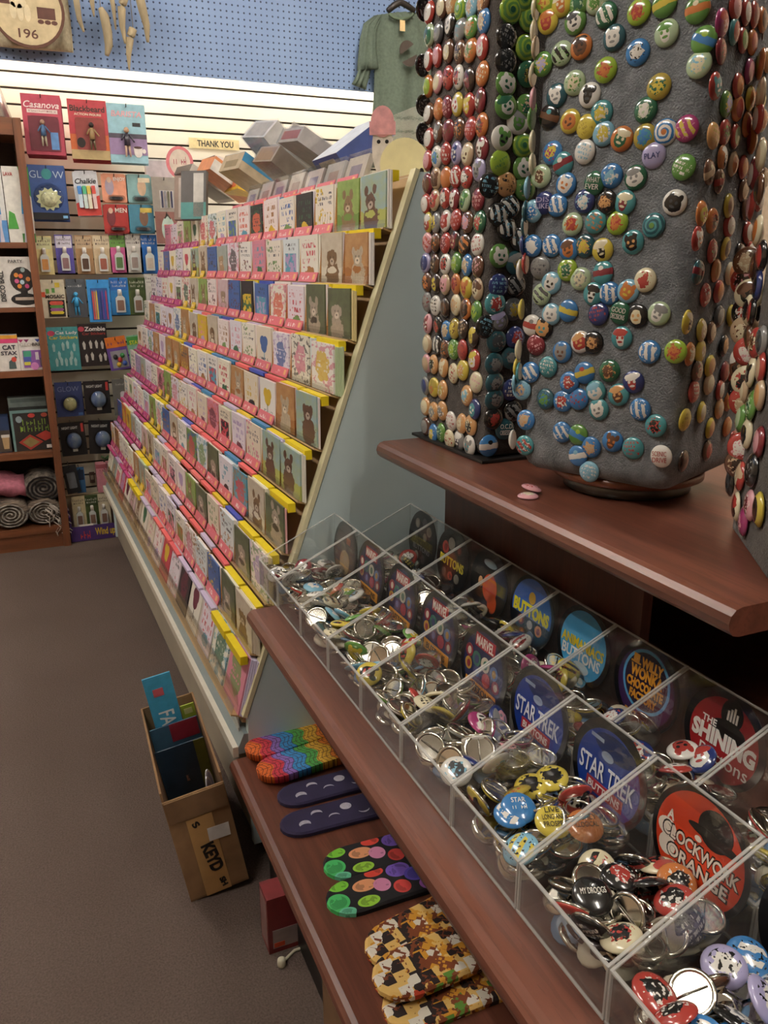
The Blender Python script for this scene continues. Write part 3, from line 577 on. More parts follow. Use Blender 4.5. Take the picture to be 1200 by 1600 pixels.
pin_face('''332 205 Bks2;305 330 krR0;285 320 ekn0;352 470 sSw2;318 480 rne0;350 600 rae2;300 620 eks2;285 460 nNa0;262 705 aen2;303 780 gGl0;343 730 aOn0;250 840 glG0;280 915 ekn2;340 955 RpN2;305 1090 kNs0b;248 1120 rea2;200 1150 kSs0;230 1265 ekr2;265 1335 mpm0;295 1260 pRw0;340 1280 yNn2b;205 1065 rRw0;
332 -60 eoa0;300 -180 rpw0;340 -260 nNa2;310 -330 Rwn2;348 -420 eas0;300 -500 orR0;335 -600 rwp1;350 -720 aen2;300 -640 krw0;345 -860 oye0;305 -800 Rpw2;340 -1000 nNa0;318 -1090 ean2;352 60 krs2;318 110 Nna0''',
         1080, 380, 3.075, P3+Vector((0, 0, 1)), N3, .0175, 'side of right-edge column', G3, 8, rp)
pin_face('118 40 ean0;112 150 eas0;118 225 aen0;106 350 ean0;107 465 pcw0;100 555 gby0;104 665 eLy0;104 770 eog0;80 880 cbw0;72 990 Tts0;66 1060 Tbs0;60 1150 Bcw0;70 1235 ryw5;45 1265 wby0;52 1450 yRe0;38 1640 eog0;30 1720 yge0;40 1745 teb0;22 1790 cab0;10 2060 wss0', 800, 0, 3, F2, N2a, .0143, 'left edge of grey column', G2, 6, rp, N2a*.35+u2)
pin_face('275 90 nae0;262 180 rNp0;285 245 ekn2;270 330 krw0;262 420 aen0;280 520 rwp0;258 600 nNa2;270 660 ekr0;256 760 rae0;262 560 wsk0;250 700 kNs0;248 980 rwp0;236 1060 nNa0', 1080, 380, 3.075, P3+Vector((0, 0, 1)), N3, .0175, 'corner of right-edge column', G3, 6, rp, (-.9, -.35, 0))
pin_face('95 60 kNs0;88 410 kNs0;95 660 kNs0;90 835 kNs0', 640, 0, 4, (.66, 1.2, 1), (-1, 0, 0), .0174, 'far edge of brown column', G1, 6, rp, (-.35, 1, 0))
build_pins()
for i, (px, py, c, lb) in enumerate(((826, 765, 'prw1', 'pink button lying on top of another on the upper shelf'), (825, 771, 'pew0', 'pale button lying face down under a pink one on the shelf'))):
    p = at(px, py+3, Z=.903); o = obj('pinback_button', button_mesh(MOT[int(c[3])], .0143), None, T(p.x+.004*(1-i), p.y, .9005+.0056*(1-i)) @ RY(.22*(1-i)) @ RX(.1*(1-i)))
    tint(o, PAL[c[0]], PAL[c[1]], PAL[c[2]], i); tag(o, lb, 'button', 'two buttons lying on the upper shelf')

# ------------------------------------------------------------------ acrylic bins, their round signs and loose buttons
BY = [1.405, 1.288, 1.160, 1.0315, .903, .7745, .646, .5175, .389, .2605, .132]
BZ = .6235
def bin_(j, r):
    y1, y0 = BY[j]-.0008, BY[j+1]+.0008; x0, x1 = ((.363, .517), (.519, .679))[r]; zf, zb = (.0525, .1235)
    side = 'front' if r == 0 else 'back'
    t = thing('acrylic_bin', 'clear acrylic bin of loose buttons, %s row, %s from the far end' % (side, ORD[j]), 'bin', T(0, 0, BZ), 'clear acrylic button bins')
    th = .0026
    MB().box(x0, y0, 0, x1, y1, th).build('base', M_ACR, t)
    MB().box(x0, y0, th, x0+th, y1, zf).build('front_wall', M_ACR, t)
    MB().box(x1-th, y0, th, x1, y1, zb).build('back_wall', M_ACR, t)
    MB().box(x0-.0006, y0, zf-.0010, x0+th, y1, zf+.0006).build('front_rim', M_RIM, t)
    MB().box(x1-th, y0, zb-.001, x1, y1, zb+.0006).build('back_rim', M_RIM, t)
    for yc in (y0, y1-.0022): MB().box(x0-.0004, yc, .001, x0+.002, yc+.0022, zf-.001).build('corner_edge', M_RIM, t)  # pale strips imitate the bright line of light along the corners
    MB().box(x0-.0012, y0, 0, x0+.001, y1, .0022).build('foot_edge', M_RIM, t)
    for ya in (y0, y1-th):
        v = [(x0+th, ya, th), (x1-th, ya, th), (x1-th, ya, zb), (x0+th, ya, zf)]; v += [(a, b+th, c) for a, b, c in v]
        F = [(0, 1, 2, 3), (7, 6, 5, 4), (0, 4, 5, 1), (1, 5, 6, 2), (2, 6, 7, 3), (3, 7, 4, 0)]
        MB().add(v, F).build('side_wall', M_ACR, t)
        v = [(x0, ya, zf-.001), (x1-th, ya, zb-.0008), (x1-th, ya, zb+.0006), (x0, ya, zf+.0006)]; v += [(a, b+th, c) for a, b, c in v]
        MB().add(v, F).build('side_rim', M_RIM, t)
def rim_mat():
    m, nt, b = newmat('acrylic_cut_edge'); N = nt.nodes; L = nt.links
    b.inputs['Base Color'].default_value = (.75, .74, .7, 1); b.inputs['Roughness'].default_value = .1  # whitish colour stands in for light glowing in the acrylic edges
    t = N.new('ShaderNodeBsdfTransparent'); mx = N.new('ShaderNodeMixShader'); mx.inputs[0].default_value = .38
    L.new(t.outputs[0], mx.inputs[1]); L.new(b.outputs[0], mx.inputs[2]); L.new(mx.outputs[0], N['Material Output'].inputs[0])
    return m
M_RIM = rim_mat()
for j in range(10):
    for r in (0, 1): bin_(j, r)
rb = random.Random(21); R0 = .0182
bk = MB().lathe([(R0*q, R0*z) for q, z in ((.80, -.012), (.84, -.07), (.92, -.10), (1.0, -.05), (1.025, .02), (1.0, .06))], 24, None, True, False).lathe([(R0*.80, -R0*.012), (R0*.5, -R0*.02), (R0*.02, -R0*.03)], 24, None, True, False).mesh('back_plate'); bk.materials.append(M_SILVER)
pinm = MB().tube([(-R0*.72, R0*.1, -R0*.06), (-R0*.3, R0*.02, -R0*.12), (R0*.3, -R0*.05, -R0*.12), (R0*.72, -R0*.1, -R0*.06)], R0*.035, 6).mesh('pin_wire'); pinm.materials.append(M_SILVER_D)
SCH = {0: [('w', 's', 'k'), ('R', 'w', 'k'), ('B', 'c', 'w'), ('k', 'w', 'p')], 1: [('y', 'k', 'r'), ('w', 'S', 'c'), ('e', 'k', 'o'), ('c', 'w', 'b'), ('g', 'y', 'w'), ('r', 'w', 'k')], 5: [('s', 'p', 'n'), ('m', 'w', 'k'), ('w', 'S', 'c'), ('B', 'p', 's')],
       6: [('y', 'k', 'k'), ('b', 'w', 'w'), ('Y', 'r', 'k'), ('r', 'w', 'k'), ('B', 'p', 'c'), ('c', 'y', 'k')], 7: [('r', 'k', 'w'), ('k', 'w', 'r'), ('o', 'k', 'w'), ('k', 'r', 'w'), ('e', 'k', 'r')], 8: [('r', 'k', 'w'), ('k', 'w', 's'), ('n', 'a', 'k'), ('b', 'w', 'k'), ('v', 'w', 'k')]}
for j in (2, 3, 4): SCH[j] = SCH[1]
SCH[9] = SCH[8]
shell = {}
stuffb = {'silver': MB(), 'dark': MB(), 'pale': MB(), 'blue': MB()}
def loose(j, r, x, y, z, tilt, az, up, spin, idx):
    M = T(x, y, z) @ RZ(az) @ RX(tilt if up else math.pi-tilt) @ RZ(spin)
    c = rb.choice(SCH[j] if r == 0 else [('r', 'w', 'k'), ('k', 'y', 'w'), ('B', 'w', 'r'), ('w', 'r', 'k'), ('m', 'w', 'p'), ('y', 'k', 'r')])
    mk = rb.choice(['text', 'face', 'blob', 'blob', 'shapes'])
    o = obj('loose_button', button_mesh(mk, R0), None, M); tint(o, PAL[c[0]], PAL[c[1]], PAL[c[2]], rb.random()*90)
    row = 'front' if r == 0 else 'back'
    tag(o, ('%s button face up in %s bin %s from far end' if up else '%s-edged silver button back in %s bin %s from far end') % (PN[c[0]], row, ORD[j]), 'button', 'loose buttons, %s row bin, %s from far end' % (row, ORD[j]))
    if not up: obj('pin_wire', pinm, obj('back_plate', bk, o))
    return o
SPEC = [(6, .44, .30, 'yrk1', ['LIVE', 'LONG AND', 'PROSPER'], 'yellow button lettered about living long in the bin'), (6, .62, .16, 'okY1', ['HIGHLY', 'ILLOGICAL'], 'orange button lettered illogical in the bin'),
        (6, .30, .55, 'bwc1', ['STAR', '~5'], 'blue button with white lettering in the bin of space buttons'), (7, .25, .55, 'krw1', ['MY DROOGS'], 'black button with white lettering, bin of orange sign')]
NL = 0
for r in (0, 1):
    for j in range(10):
        if r == 1 and j > 8: continue
        y1, y0 = BY[j]-.0035, BY[j+1]+.0035; x0, x1 = ((.3665, .512), (.5225, .672))[r]
        # hidden lower layers
        for i in range(76 if r == 0 else 40):
            x = rb.uniform(x0+R0, x1-R0); y = rb.uniform(y0+R0, y1-R0); M = T(x, y, rb.uniform(.632, .652)) @ RZ(rb.random()*6.3) @ RX(rb.uniform(.1, .7))
            stuffb[rb.choice(['silver', 'silver', 'silver', 'silver', 'dark', 'dark', 'pale', 'blue'])].lathe([(R0*.9, -R0*.08), (R0, 0), (R0*.95, R0*.14), (R0*.6, R0*.22)], 16, M)
        near = r == 0 and 3 <= j <= 8
        n = (24 if near else 16) if r == 0 else 9
        pts = []
        for _ in range(600):
            if len(pts) >= n: break
            x = rb.uniform(x0+R0*.8, x1-R0*1.1); y = rb.uniform(y0+R0*.9, y1-R0*.9)
            if all((x-a)**2+(y-b)**2 > (R0*1.12)**2 for a, b in pts): pts.append((x, y))
        for i, (x, y) in enumerate(pts):
            k = (x-x0)/(x1-x0); z = .655-.004*k+rb.uniform(0, .009)+(.006 if j in (5, 6) else 0)
            tilt = rb.choice([rb.uniform(.05, .5), rb.uniform(.1, .7), rb.uniform(.5, 1.15)]); NL += 1
            loose(j, r, x, y, z+.006*math.sin(tilt), rb.random()*6.28, tilt, 0, 0, i) if 0 else loose(j, r, x, y, z+.005*math.sin(tilt), tilt, rb.random()*6.28, rb.random() < (.40 if near else .3), rb.random()*6.28, i)
for j, fx, fy, c, words, lb in SPEC:
    y1, y0 = BY[j], BY[j+1]; x = .366+fx*.14; y = y0+fy*.128
    N = (Vector((-.25, -.3, 1))).normalized(); M = frame((x, y, .672), (1-.0, -.35, 0), N.cross(Vector((1, -.35, 0)))) @ T(0, 0, 0)
    o = obj('loose_button', button_mesh('band', R0), None, M); tint(o, PAL[c[0]], PAL[c[0]], PAL[c[0]], 1); tag(o, lb, 'button', 'loose lettered buttons'); NL += 1
    tx = MB(); q = R0*.36
    for i, wd in enumerate(words): tx.text(wd, 0, R0*.1+((len(words)-1)/2-i)*R0*.42, R0*(1.25 if len(wd) > 4 else .8), R0*.30, R0*.445)
    tx.build('lettering', mat('1a1a18' if c[0] in 'yo' else 'f0ece0', .5), o)
grp = {}
for o in COL.objects:
    if o.get('group', '').startswith('loose buttons') and o.parent is None: grp.setdefault(o['label'], []).append(o)
for lb, L in grp.items():
    if len(L) > 1:
        L.sort(key=lambda o: (o.matrix_world.translation-CAMP).dot(RT)/(o.matrix_world.translation-CAMP).dot(FW))
        for i, o in enumerate(L): o['label'] = lb+', '+ORD[i]+' from left'
for k, (h, mm) in {'silver': ('', M_SILVER), 'dark': ('', mat('2a2426', .25, 0, .1, 30, 0, .5)), 'pale': ('', mat('c8c0a8', .25, 0, .1, 30, 0, .5)), 'blue': ('', mat('5a7a98', .25, 0, .1, 30, 0, .5))}.items():
    tag(stuffb[k].build('button_heap', mm), {'silver': 'silver backed', 'dark': 'dark', 'pale': 'pale', 'blue': 'blue'}[k]+' loose buttons heaped under the others in the bins', 'buttons', None, 'stuff')

# round cardboard signs
def sign(j, r, label, draw):
    y = (BY[j]+BY[j+1])/2; x = (.5085, .6705)[r]; R = .0585; tl = .10
    M = frame((x, y, BZ+.006), (0, -1, 0), (tl, 0, 1)) @ T(0, R, 0)
    t = thing('round_sign', label, 'sign', M, 'round signs in the acrylic bins')
    MB().ell(0, 0, R, R, -.0008, .0006, None, 48).build('disc', mat('0f0f12', .3, 0, .05, 20, 0, .3), t)
    last = [None]
    def P(name, h, fn, z=.0008, rough=.35):
        mb = MB(); fn(mb, z); up = last[0] if last[0] and ((name == 'lettering' and last[0].name.split('.')[0] in ('band', 'logo_panel')) or name == 'dot_mark') else t
        o = mb.build(name, mat(h, rough, 0, .05, 30, 0, .3), up); last[0] = o
    draw(P, R); return t
def dots(P, R, seed, lst, cols):
    rd = random.Random(seed)
    for i, (x, y, s) in enumerate(lst):
        P('dot', cols[i % len(cols)], lambda m, z: m.ell(x*R, y*R, s*R, s*R, z+.0003, z+.0009, None, 16), .0008)
        P('dot_mark', cols[(i*3+2) % len(cols)], lambda m, z: m.ell(x*R+.1*s*R, y*R, s*R*.5, s*R*.6, z+.0009, z+.0013, None, 10), .0008)
def marvel(P, R):
    P('face', '1a2350', lambda m, z: m.ell(0, 0, R*.84, R*.84, z-.0004, z, None, 40))
    dots(P, R, 1, [(-.62, .2, .16), (-.28, .12, .18), (.1, .12, .18), (.48, .08, .16), (-.6, -.12, .15), (-.2, -.2, .17), (.2, -.22, .17), (.6, -.2, .15)], ['8a2a3a', '3a6a5a', 'c8c0b0', '5a7ab0', 'b08a3a', '40406a', 'a83030'])
    P('logo_panel', 'b02030', lambda m, z: m.box(-.42*R, .42*R, z, .42*R, .74*R, z+.0006))
    P('lettering', 'f2eee6', lambda m, z: m.text('MARVEL', 0, .58*R, .74*R, .24*R, z+.0007, bold=.02))
    P('band', 'd8922a', lambda m, z: m.box(-.66*R, -.72*R, z, .66*R, -.44*R, z+.0006))
    P('lettering', '1e1a18', lambda m, z: m.text('BUTTONS', 0, -.58*R, 1.0*R, .17*R, z+.0007, bold=.015))
def space(P, R):
    P('face', '1a3a90', lambda m, z: m.ell(0, -.03*R, R*.85, R*.83, z-.0004, z, None, 40))
    P('picture', '122a62', lambda m, z: m.ell(.1*R, .52*R, .55*R, .22*R, z, z+.0004, None, 24))
    P('picture', '8a9ab8', lambda m, z: (m.ell(-.05*R, .3*R, .16*R, .09*R, z+.0004, z+.0008, None, 16), m.box(-.55*R, .5*R, z+.0004, -.2*R, .57*R, z+.0008)))
    P('lettering', 'dfe4ee', lambda m, z: m.text('STAR TREK', 0, -.05*R, 1.5*R, .36*R, z+.0008, bold=.01))
    P('band', 'a02a34', lambda m, z: m.box(-.5*R, -.52*R, z, .5*R, -.28*R, z+.0005))
    P('lettering', 'e8e4e0', lambda m, z: m.text('BUTTONS', 0, -.4*R, .86*R, .15*R, z+.0007, bold=.01))
def clock(P, R):
    P('face', 'd8431f', lambda m, z: m.ell(0, 0, R*.90, R*.90, z-.0004, z, None, 40))
    P('hat', '14110f', lambda m, z: (m.ell(.25*R, .5*R, .34*R, .32*R, z, z+.0006, None, 24), m.ell(.25*R, .36*R, .52*R, .09*R, z+.0006, z+.0010, None, 24)))
    P('hat', 'f0e8dc', lambda m, z: m.ell(-.02*R, .2*R, .07*R, .05*R, z+.001, z+.0014, None, 12))
    P('lettering', '1a0f0c', lambda m, z: (m.text('CLOCKWORK', .05*R, -.02*R, 1.62*R, .27*R, z, bold=.07), m.text('ORANGE', .05*R, -.32*R, 1.3*R, .27*R, z, bold=.07)))
    P('lettering', 'f0e8dc', lambda m, z: (m.text('CLOCKWORK', .05*R, -.02*R, 1.56*R, .22*R, z+.0004, bold=.02), m.text('ORANGE', .05*R, -.32*R, 1.24*R, .22*R, z+.0004, bold=.02), m.text('A', -.62*R, .24*R, .15*R, .18*R, z+.0004, bold=.03), m.ell(-.66*R, -.02*R, .2*R, .16*R, z, z+.0003, None, 16), m.ell(-.6*R, -.3*R, .18*R, .18*R, z, z+.0003, None, 16)))
    P('lettering', 'f0e8dc', lambda m, z: m.text('Buttons', .12*R, -.64*R, .9*R, .2*R, z+.0004))
def shining(P, R):
    P('face', '9e1f24', lambda m, z: m.ell(0, -.03*R, R*.84, R*.84, z-.0004, z, None, 40))
    P('picture', '120c0c', lambda m, z: (m.ell(.1*R, .55*R, .26*R, .32*R, z, z+.0005, None, 20), m.ell(.08*R, .2*R, .42*R, .2*R, z, z+.0005, None, 20)))
    P('picture', 'e8e2da', lambda m, z: [m.box(.0*R+i*.07*R, .42*R, z+.0006, .045*R+i*.07*R, (.62+.05*(i % 3))*R, z+.001) for i in range(4)])
    P('lettering', 'ece6de', lambda m, z: (m.text('THE', -.38*R, .22*R, .36*R, .14*R, z+.0006, bold=.02), m.text('SHINING', .02*R, -.05*R, 1.56*R, .36*R, z+.0006, bold=.05), m.text('Buttons', .1*R, -.42*R, 1.2*R, .26*R, z+.0006)))
def anim(P, R):
    P('face', '4aa8dc', lambda m, z: m.ell(0, 0, R*.86, R*.86, z-.0004, z, None, 40))
    P('picture', 'c8d8e0', lambda m, z: m.ell(.05*R, -.55*R, .3*R, .14*R, z, z+.0004, None, 16))
    P('lettering', 'e0c830', lambda m, z: m.text('ANIMANIACS', 0, .02*R, 1.6*R, .26*R, z+.0006, bold=.03))
    P('lettering', 'f0f0ee', lambda m, z: m.text('BUTTONS', 0, -.27*R, 1.45*R, .28*R, z+.0006, bold=.02))
def choc(P, R):
    P('face', '38204e', lambda m, z: m.ell(0, 0, R*.86, R*.86, z-.0004, z, None, 40))
    P('ring', '5aa8d8', lambda m, z: m.ell(0, .12*R, R*.72, R*.72, z, z+.0003, None, 40))
    P('ring', '241430', lambda m, z: m.ell(0, .12*R, R*.65, R*.65, z+.0003, z+.0005, None, 40))
    P('lettering', 'd8962c', lambda m, z: (m.text('WiLLY', .12*R, .52*R, .66*R, .24*R, z+.0006, bold=.05), m.text('WONKA', 0, .26*R, 1.0*R, .27*R, z+.0006, bold=.05), m.text('CHOCOLATE', 0, -.02*R, 1.12*R, .22*R, z+.0006, bold=.05), m.text('FACTORY', 0, -.27*R, .84*R, .2*R, z+.0006, bold=.05), m.text('BUTTONS', 0, -.74*R, .95*R, .18*R, z+.0003, bold=.03), m.box(-.46*R, .44*R, z+.0006, -.28*R, .64*R, z+.001), m.box(-.52*R, .42*R, z+.0006, -.22*R, .46*R, z+.001)))
def bat(P, R):
    P('face', '14161c', lambda m, z: m.ell(0, 0, R*.9, R*.9, z-.0004, z, None, 40))
    P('sky', '3a6ac0', lambda m, z: m.ell(0, 0, R*.89, R*.89, z, z+.0003, None, 30, math.radians(-12), math.radians(192)))
    P('picture', 'd8b03a', lambda m, z: m.ell(-.02*R, .38*R, .15*R, .17*R, z+.0003, z+.0006, None, 18))
    P('lettering', 'e6dc2a', lambda m, z: m.text('BUTTONS', 0, .02*R, 1.62*R, .36*R, z+.0006, bold=.05))
    dots(P, R, 3, [(-.4, -.35, .14), (.02, -.35, .12), (.42, -.38, .15), (.1, -.66, .15), (-.28, -.66, .12)], ['8a2a3a', 'b0a8a0', 'd88a3a', '5a6a8a'])
def dark1(P, R):
    P('lettering', '8a8a90', lambda m, z: (m.text('BUTTONS', 0, -.3*R, 1.2*R, .18*R, z), m.text('COLLECTED', 0, -.02*R, 1.5*R, .22*R, z) if 0 else None))
    dots(P, R, 4, [(-.4, .5, .16), (.1, .62, .16), (.45, .4, .17), (-.1, .3, .15), (.2, .15, .14), (-.45, .1, .13), (-.3, -.6, .15), (.2, -.62, .15)], ['8a8478', '5a5a60', 'a09888', '504848'])
def dark2(P, R):
    dots(P, R, 5, [(-.45, .3, .2), (-.1, .5, .2), (.4, .42, .15), (-.4, -.5, .14), (0, -.52, .14), (.4, -.5, .15)], ['a04038', '8a8478', '6a3030', '5a5a50'])
    P('lettering', 'd8c830', lambda m, z: m.text('BUTTONS', 0, -.1*R, 1.5*R, .3*R, z, bold=.03))
def fire(P, R):
    P('picture', 'd8521e', lambda m, z: (m.ell(.1*R, -.1*R, .38*R, .42*R, z, z+.0004, None, 20), m.ell(.3*R, -.5*R, .24*R, .3*R, z, z+.0004, None, 16)))
    P('picture', 'c89a6a', lambda m, z: m.ell(-.4*R, -.05*R, .12*R, .16*R, z+.0004, z+.0008, None, 14))
    P('picture', '9ab0b8', lambda m, z: m.ell(0, .6*R, .35*R, .12*R, z, z+.0004, None, 16))
def greyed(P, R):
    P('face', '5a4a44', lambda m, z: m.ell(0, 0, R*.88, R*.88, z-.0004, z, None, 40))  # muted colours carry the greying of the acrylic in front
    P('picture', 'a8906a', lambda m, z: m.ell(.05*R, -.35*R, .4*R, .4*R, z, z+.0004, None, 20)); P('picture', 'b86a3a', lambda m, z: m.box(.1*R, .3*R, z, .4*R, .5*R, z+.0004))
for i in range(5):
    j = i
    sign(j, 0, ['dark round sign with faded tan picture in farthest front bin', 'round MARVEL sign in second front bin from far end', 'round MARVEL sign in third front bin from far end', 'round MARVEL sign in fourth front bin from far end', 'round MARVEL sign nearest the STAR TREK signs'][i], greyed if i == 0 else marvel)
sign(5, 0, 'round blue STAR TREK sign beside the MARVEL signs', space); sign(6, 0, 'round blue STAR TREK sign beside the orange sign', space)
sign(7, 0, 'round orange sign with black hat and white CLOCKWORK ORANGE lettering', clock); sign(8, 0, 'dark round sign at right edge in nearest front bin', dark1)
for j, (lb, fn) in enumerate((('black round sign with small grey circles in farthest back bin', dark1), ('black round sign with yellow lettering and reddish spots', dark2), ('black round sign with orange flame shapes', fire), ('blue and black round sign with large yellow BUTTONS', bat),
                              ('light blue round sign lettered ANIMANIACS BUTTONS', anim), ('purple round sign with orange chocolate lettering in blue ring', choc), ('dark red round sign lettered THE SHINING Buttons', shining))): sign(j, 1, lb, fn)
# ------------------------------------------------------------------ packaged goods hanging on the slatted wall
def pack(name, label, cat, cx, cy, wpx, hpx, Y, base, decor, thick=.004, tilt=0, hook=True, group=None, stack=0, rough=.4, round_=0):
    c = at(cx, cy, Y=Y); w = at(cx+wpx/2, cy, Y=Y).x-at(cx-wpx/2, cy, Y=Y).x; h = at(cx, cy-hpx/2, Y=Y).z-at(cx, cy+hpx/2, Y=Y).z
    M = T(c.x, Y, c.z) @ RX(math.pi/2) @ RY(0) @ RZ(tilt) @ T(-w/2, -h/2, 0)
    t = thing(name, label, cat, M, group)
    if round_: MB().box(0, 0, -thick, w, h, 0, None, round_*w).build('backing_card', mat(base, rough), t)
    else: MB().box(0, 0, -thick, w, h, 0).build('backing_card', mat(base, rough), t)
    z = .0004; built = {}
    for d in decor:
        nm, sh, a, col = d[:4]; mb = MB(); z += .0003; m = mat(col, .4) if isinstance(col, str) else col
        if sh == 'r': mb.box(a[0]*w, a[1]*h, 0, a[2]*w, a[3]*h, z)
        elif sh == 'e': mb.ell(a[0]*w, a[1]*h, a[2]*w, a[3]*h, 0, z, None, 20)
        elif sh == 't':
            for q in (a if isinstance(a, list) else [a]): mb.text(q[0], q[1]*w, q[2]*h, q[3]*w, q[4]*h, z, bold=q[5] if len(q) > 5 else .01, shear=q[6] if len(q) > 6 else 0, rot=q[7] if len(q) > 7 else 0)
        elif sh == 'p': mb.prism([(x*w, y*h) for x, y in a], 0, z)
        elif sh == 'b': mb.box(a[0]*w, a[1]*h, 0, a[2]*w, a[3]*h, a[4], None, .1*w*(a[2]-a[0]))
        elif sh == 'dome':
            mb.lathe([(1, 0), (.95, .3), (.8, .6), (.5, .87), (.15, .99)], 20, T(a[0]*w, a[1]*h, 0) @ Matrix.Diagonal((a[2]*w, a[3]*h, a[4], 1)))
        elif sh == 'fig':                        # a little standing figure: head, body, two legs, arms
            x, y, s, k = a[0]*w, a[1]*h, a[2]*h, a[3]
            if k == 'head': mb.lathe([(.02, -.1), (.09, -.05), (.1, .02), (.06, .09), (.01, .11)], 10, T(x, y+.9*s, .012) @ RX(-math.pi/2) @ Matrix.Scale(s, 4))
            elif k == 'body': mb.tube([(x, y+.38*s, .012), (x, y+.6*s, .012), (x, y+.8*s, .012)], [.11*s, .10*s, .06*s], 8); mb.tube([(x-.08*s, y+.76*s, .012), (x-.2*s, y+.55*s, .016)], .03*s, 6); mb.tube([(x+.08*s, y+.76*s, .012), (x+.26*s, y+.5*s, .016)], .03*s, 6)
            else: mb.tube([(x-.05*s, y+.42*s, .012), (x-.07*s, y, .012)], [.05*s, .03*s], 6); mb.tube([(x+.05*s, y+.42*s, .012), (x+.09*s, y, .012)], [.05*s, .03*s], 6)
        elif sh == 'bottle':
            x, y, bw, bh = a[0]*w, a[1]*h, a[2]*w, a[3]*h
            mb.prism([(x-bw/2, y), (x+bw/2, y), (x+bw/2, y+bh*.62), (x+bw*.22, y+bh*.74), (x-bw*.22, y+bh*.74), (x-bw/2, y+bh*.62)], .002, .016)
        elif sh == 'cap':
            x, y, bw, bh = a[0]*w, a[1]*h, a[2]*w, a[3]*h; mb.lathe([(bw*.24, 0), (bw*.24, bh*.2), (bw*.2, bh*.26)], 12, T(x, y+bh*.74, .009) @ RX(-math.pi/2))
        sup = {'cap': 'bottle', 'bottle_label': 'bottle', 'tube_label': 'tube', 'switch': 'plate', 'cup_handle': 'cup', 'coffee': 'cup', 'figure_head': 'figure_body', 'figure_legs': 'figure_body', 'block': 'window', 'pencil': 'window', 'pen': 'window', 'piece': 'window'}.get(nm)
        built[nm] = mb.build(nm, m, built.get(sup, t))
    for i in range(stack):
        MB().box(.002*(i+1), -.002*(i+1), -thick-.016*(i+1), w+.002*(i+1), h-.002*(i+1), -thick-.016*(i+1)+.004).build('spare_pack', mat(base, rough), t)
    if hook:
        MB().tube([(w/2, h-.012, -(WALL_Y-Y)-.0), (w/2, h-.012, .012), (w/2, h-.002, .018)], .0018, 6).build('hook', mat('2e2a28', .3, .6), t)
    return t
def bottle_pack(cx, cy, base, top, title, label, Y=3.87, w=27, h=60, pic='8a6a5a', cap='f0ece4'):
    return pack('hand_gel_pack', label, 'hand gel', cx, cy, w, h, Y, base, [('title_panel', 'r', (.04, .66, .96, .97), top), ('lettering', 't', [(title[0], .5, .88, .8, .07), (title[1], .5, .78, .7, .06)], '4a3a3a' if top not in ('2a6ab8', '3a4a28') else 'e8e4d8'),
        ('bottle', 'bottle', (.5, .07, .5, .62), mat('d0d4d0', .15, 0, .03, 9, 0, .5)), ('bottle_label', 'b', (.32, .12, .68, .4, .0172), pic), ('cap', 'cap', (.5, .07, .5, .62), cap)], stack=1, group='hand gel packs on the slatted wall')
pack('action_figure_pack', 'red Casanova action figure pack hanging at upper left of slatted wall', 'toy pack', 67.5, 195, 61, 94, 3.80, 'b8485a', [
    ('title', 't', [('Casanova', .5, .83, .9, .11, .01, .25)], 'f2e6e0'), ('banner', 'r', (.12, .69, .9, .755), 'ead4cc'), ('lettering', 't', [('~18', .51, .722, .68, .03)], '8a4050'),
    ('window', 'r', (.12, .06, .9, .64), '7a3440'), ('figure_head', 'fig', (.48, .14, .38*1.15, 'head'), 'b08a70'), ('figure_body', 'fig', (.48, .14, .44, 'body'), '5a80a8'), ('figure_legs', 'fig', (.48, .14, .44, 'legs'), 'd8ccb0'),
    ('booklet', 'r', (.66, .09, .86, .38), '6fa0d8'), ('blister', 'b', (.13, .06, .9, .63, .026), M_BLIS)], stack=4)
pack('action_figure_pack', 'red Blackbeard action figure pack in the middle of three', 'toy pack', 139, 203, 60, 93, 3.80, 'b84048', [
    ('title', 't', [('Blackbeard', .5, .85, .9, .1, .02)], '3a2a24'), ('lettering', 't', [('ACTION FIGURE', .5, .755, .7, .04, .02)], 'e8dcc0'), ('sunset', 'r', (.0, .1, 1, .42), 'c8683a'), ('beach', 'r', (0, 0, 1, .16), 'c0a878'), ('window', 'r', (.16, .16, .9, .7), 'a04a44'),
    ('figure_head', 'fig', (.56, .16, .46, 'head'), '2a2220'), ('figure_body', 'fig', (.56, .16, .46, 'body'), 'b89a6a'), ('figure_legs', 'fig', (.56, .16, .46, 'legs'), '6a5a40'), ('emblem', 'e', (.27, .28, .11, .085), '2a2422'), ('blister', 'b', (.14, .13, .9, .69, .026), M_BLIS)], stack=4)
pack('action_figure_pack', 'light blue action figure pack with coffee cup, right of three', 'toy pack', 199.5, 209, 59, 92, 3.80, '9cc8d4', [
    ('title', 't', [('BARISTA', .5, .83, .8, .1, .02, .15)], 'e8b0b4'), ('counter', 'r', (0, .14, 1, .42), '9a82a8'), ('shelf', 'r', (0, .42, 1, .5), '4a4450'), ('price_tag', 'r', (.64, .63, .85, .69), '2a2a2a'),
    ('figure_head', 'fig', (.46, .1, .5, 'head'), 'c8a080'), ('figure_body', 'fig', (.46, .1, .5, 'body'), '33303c'), ('figure_legs', 'fig', (.46, .1, .5, 'legs'), 'd8b8a0'),
    ('cup', 'p', [(.62, .28), (.86, .26), (.84, .14), (.78, .1), (.7, .1), (.64, .15)], 'efe8e0'), ('coffee', 'e', (.74, .27, .11, .022), '4a2c24'), ('cup_handle', 'e', (.9, .21, .05, .04), 'efe8e0')], stack=2)
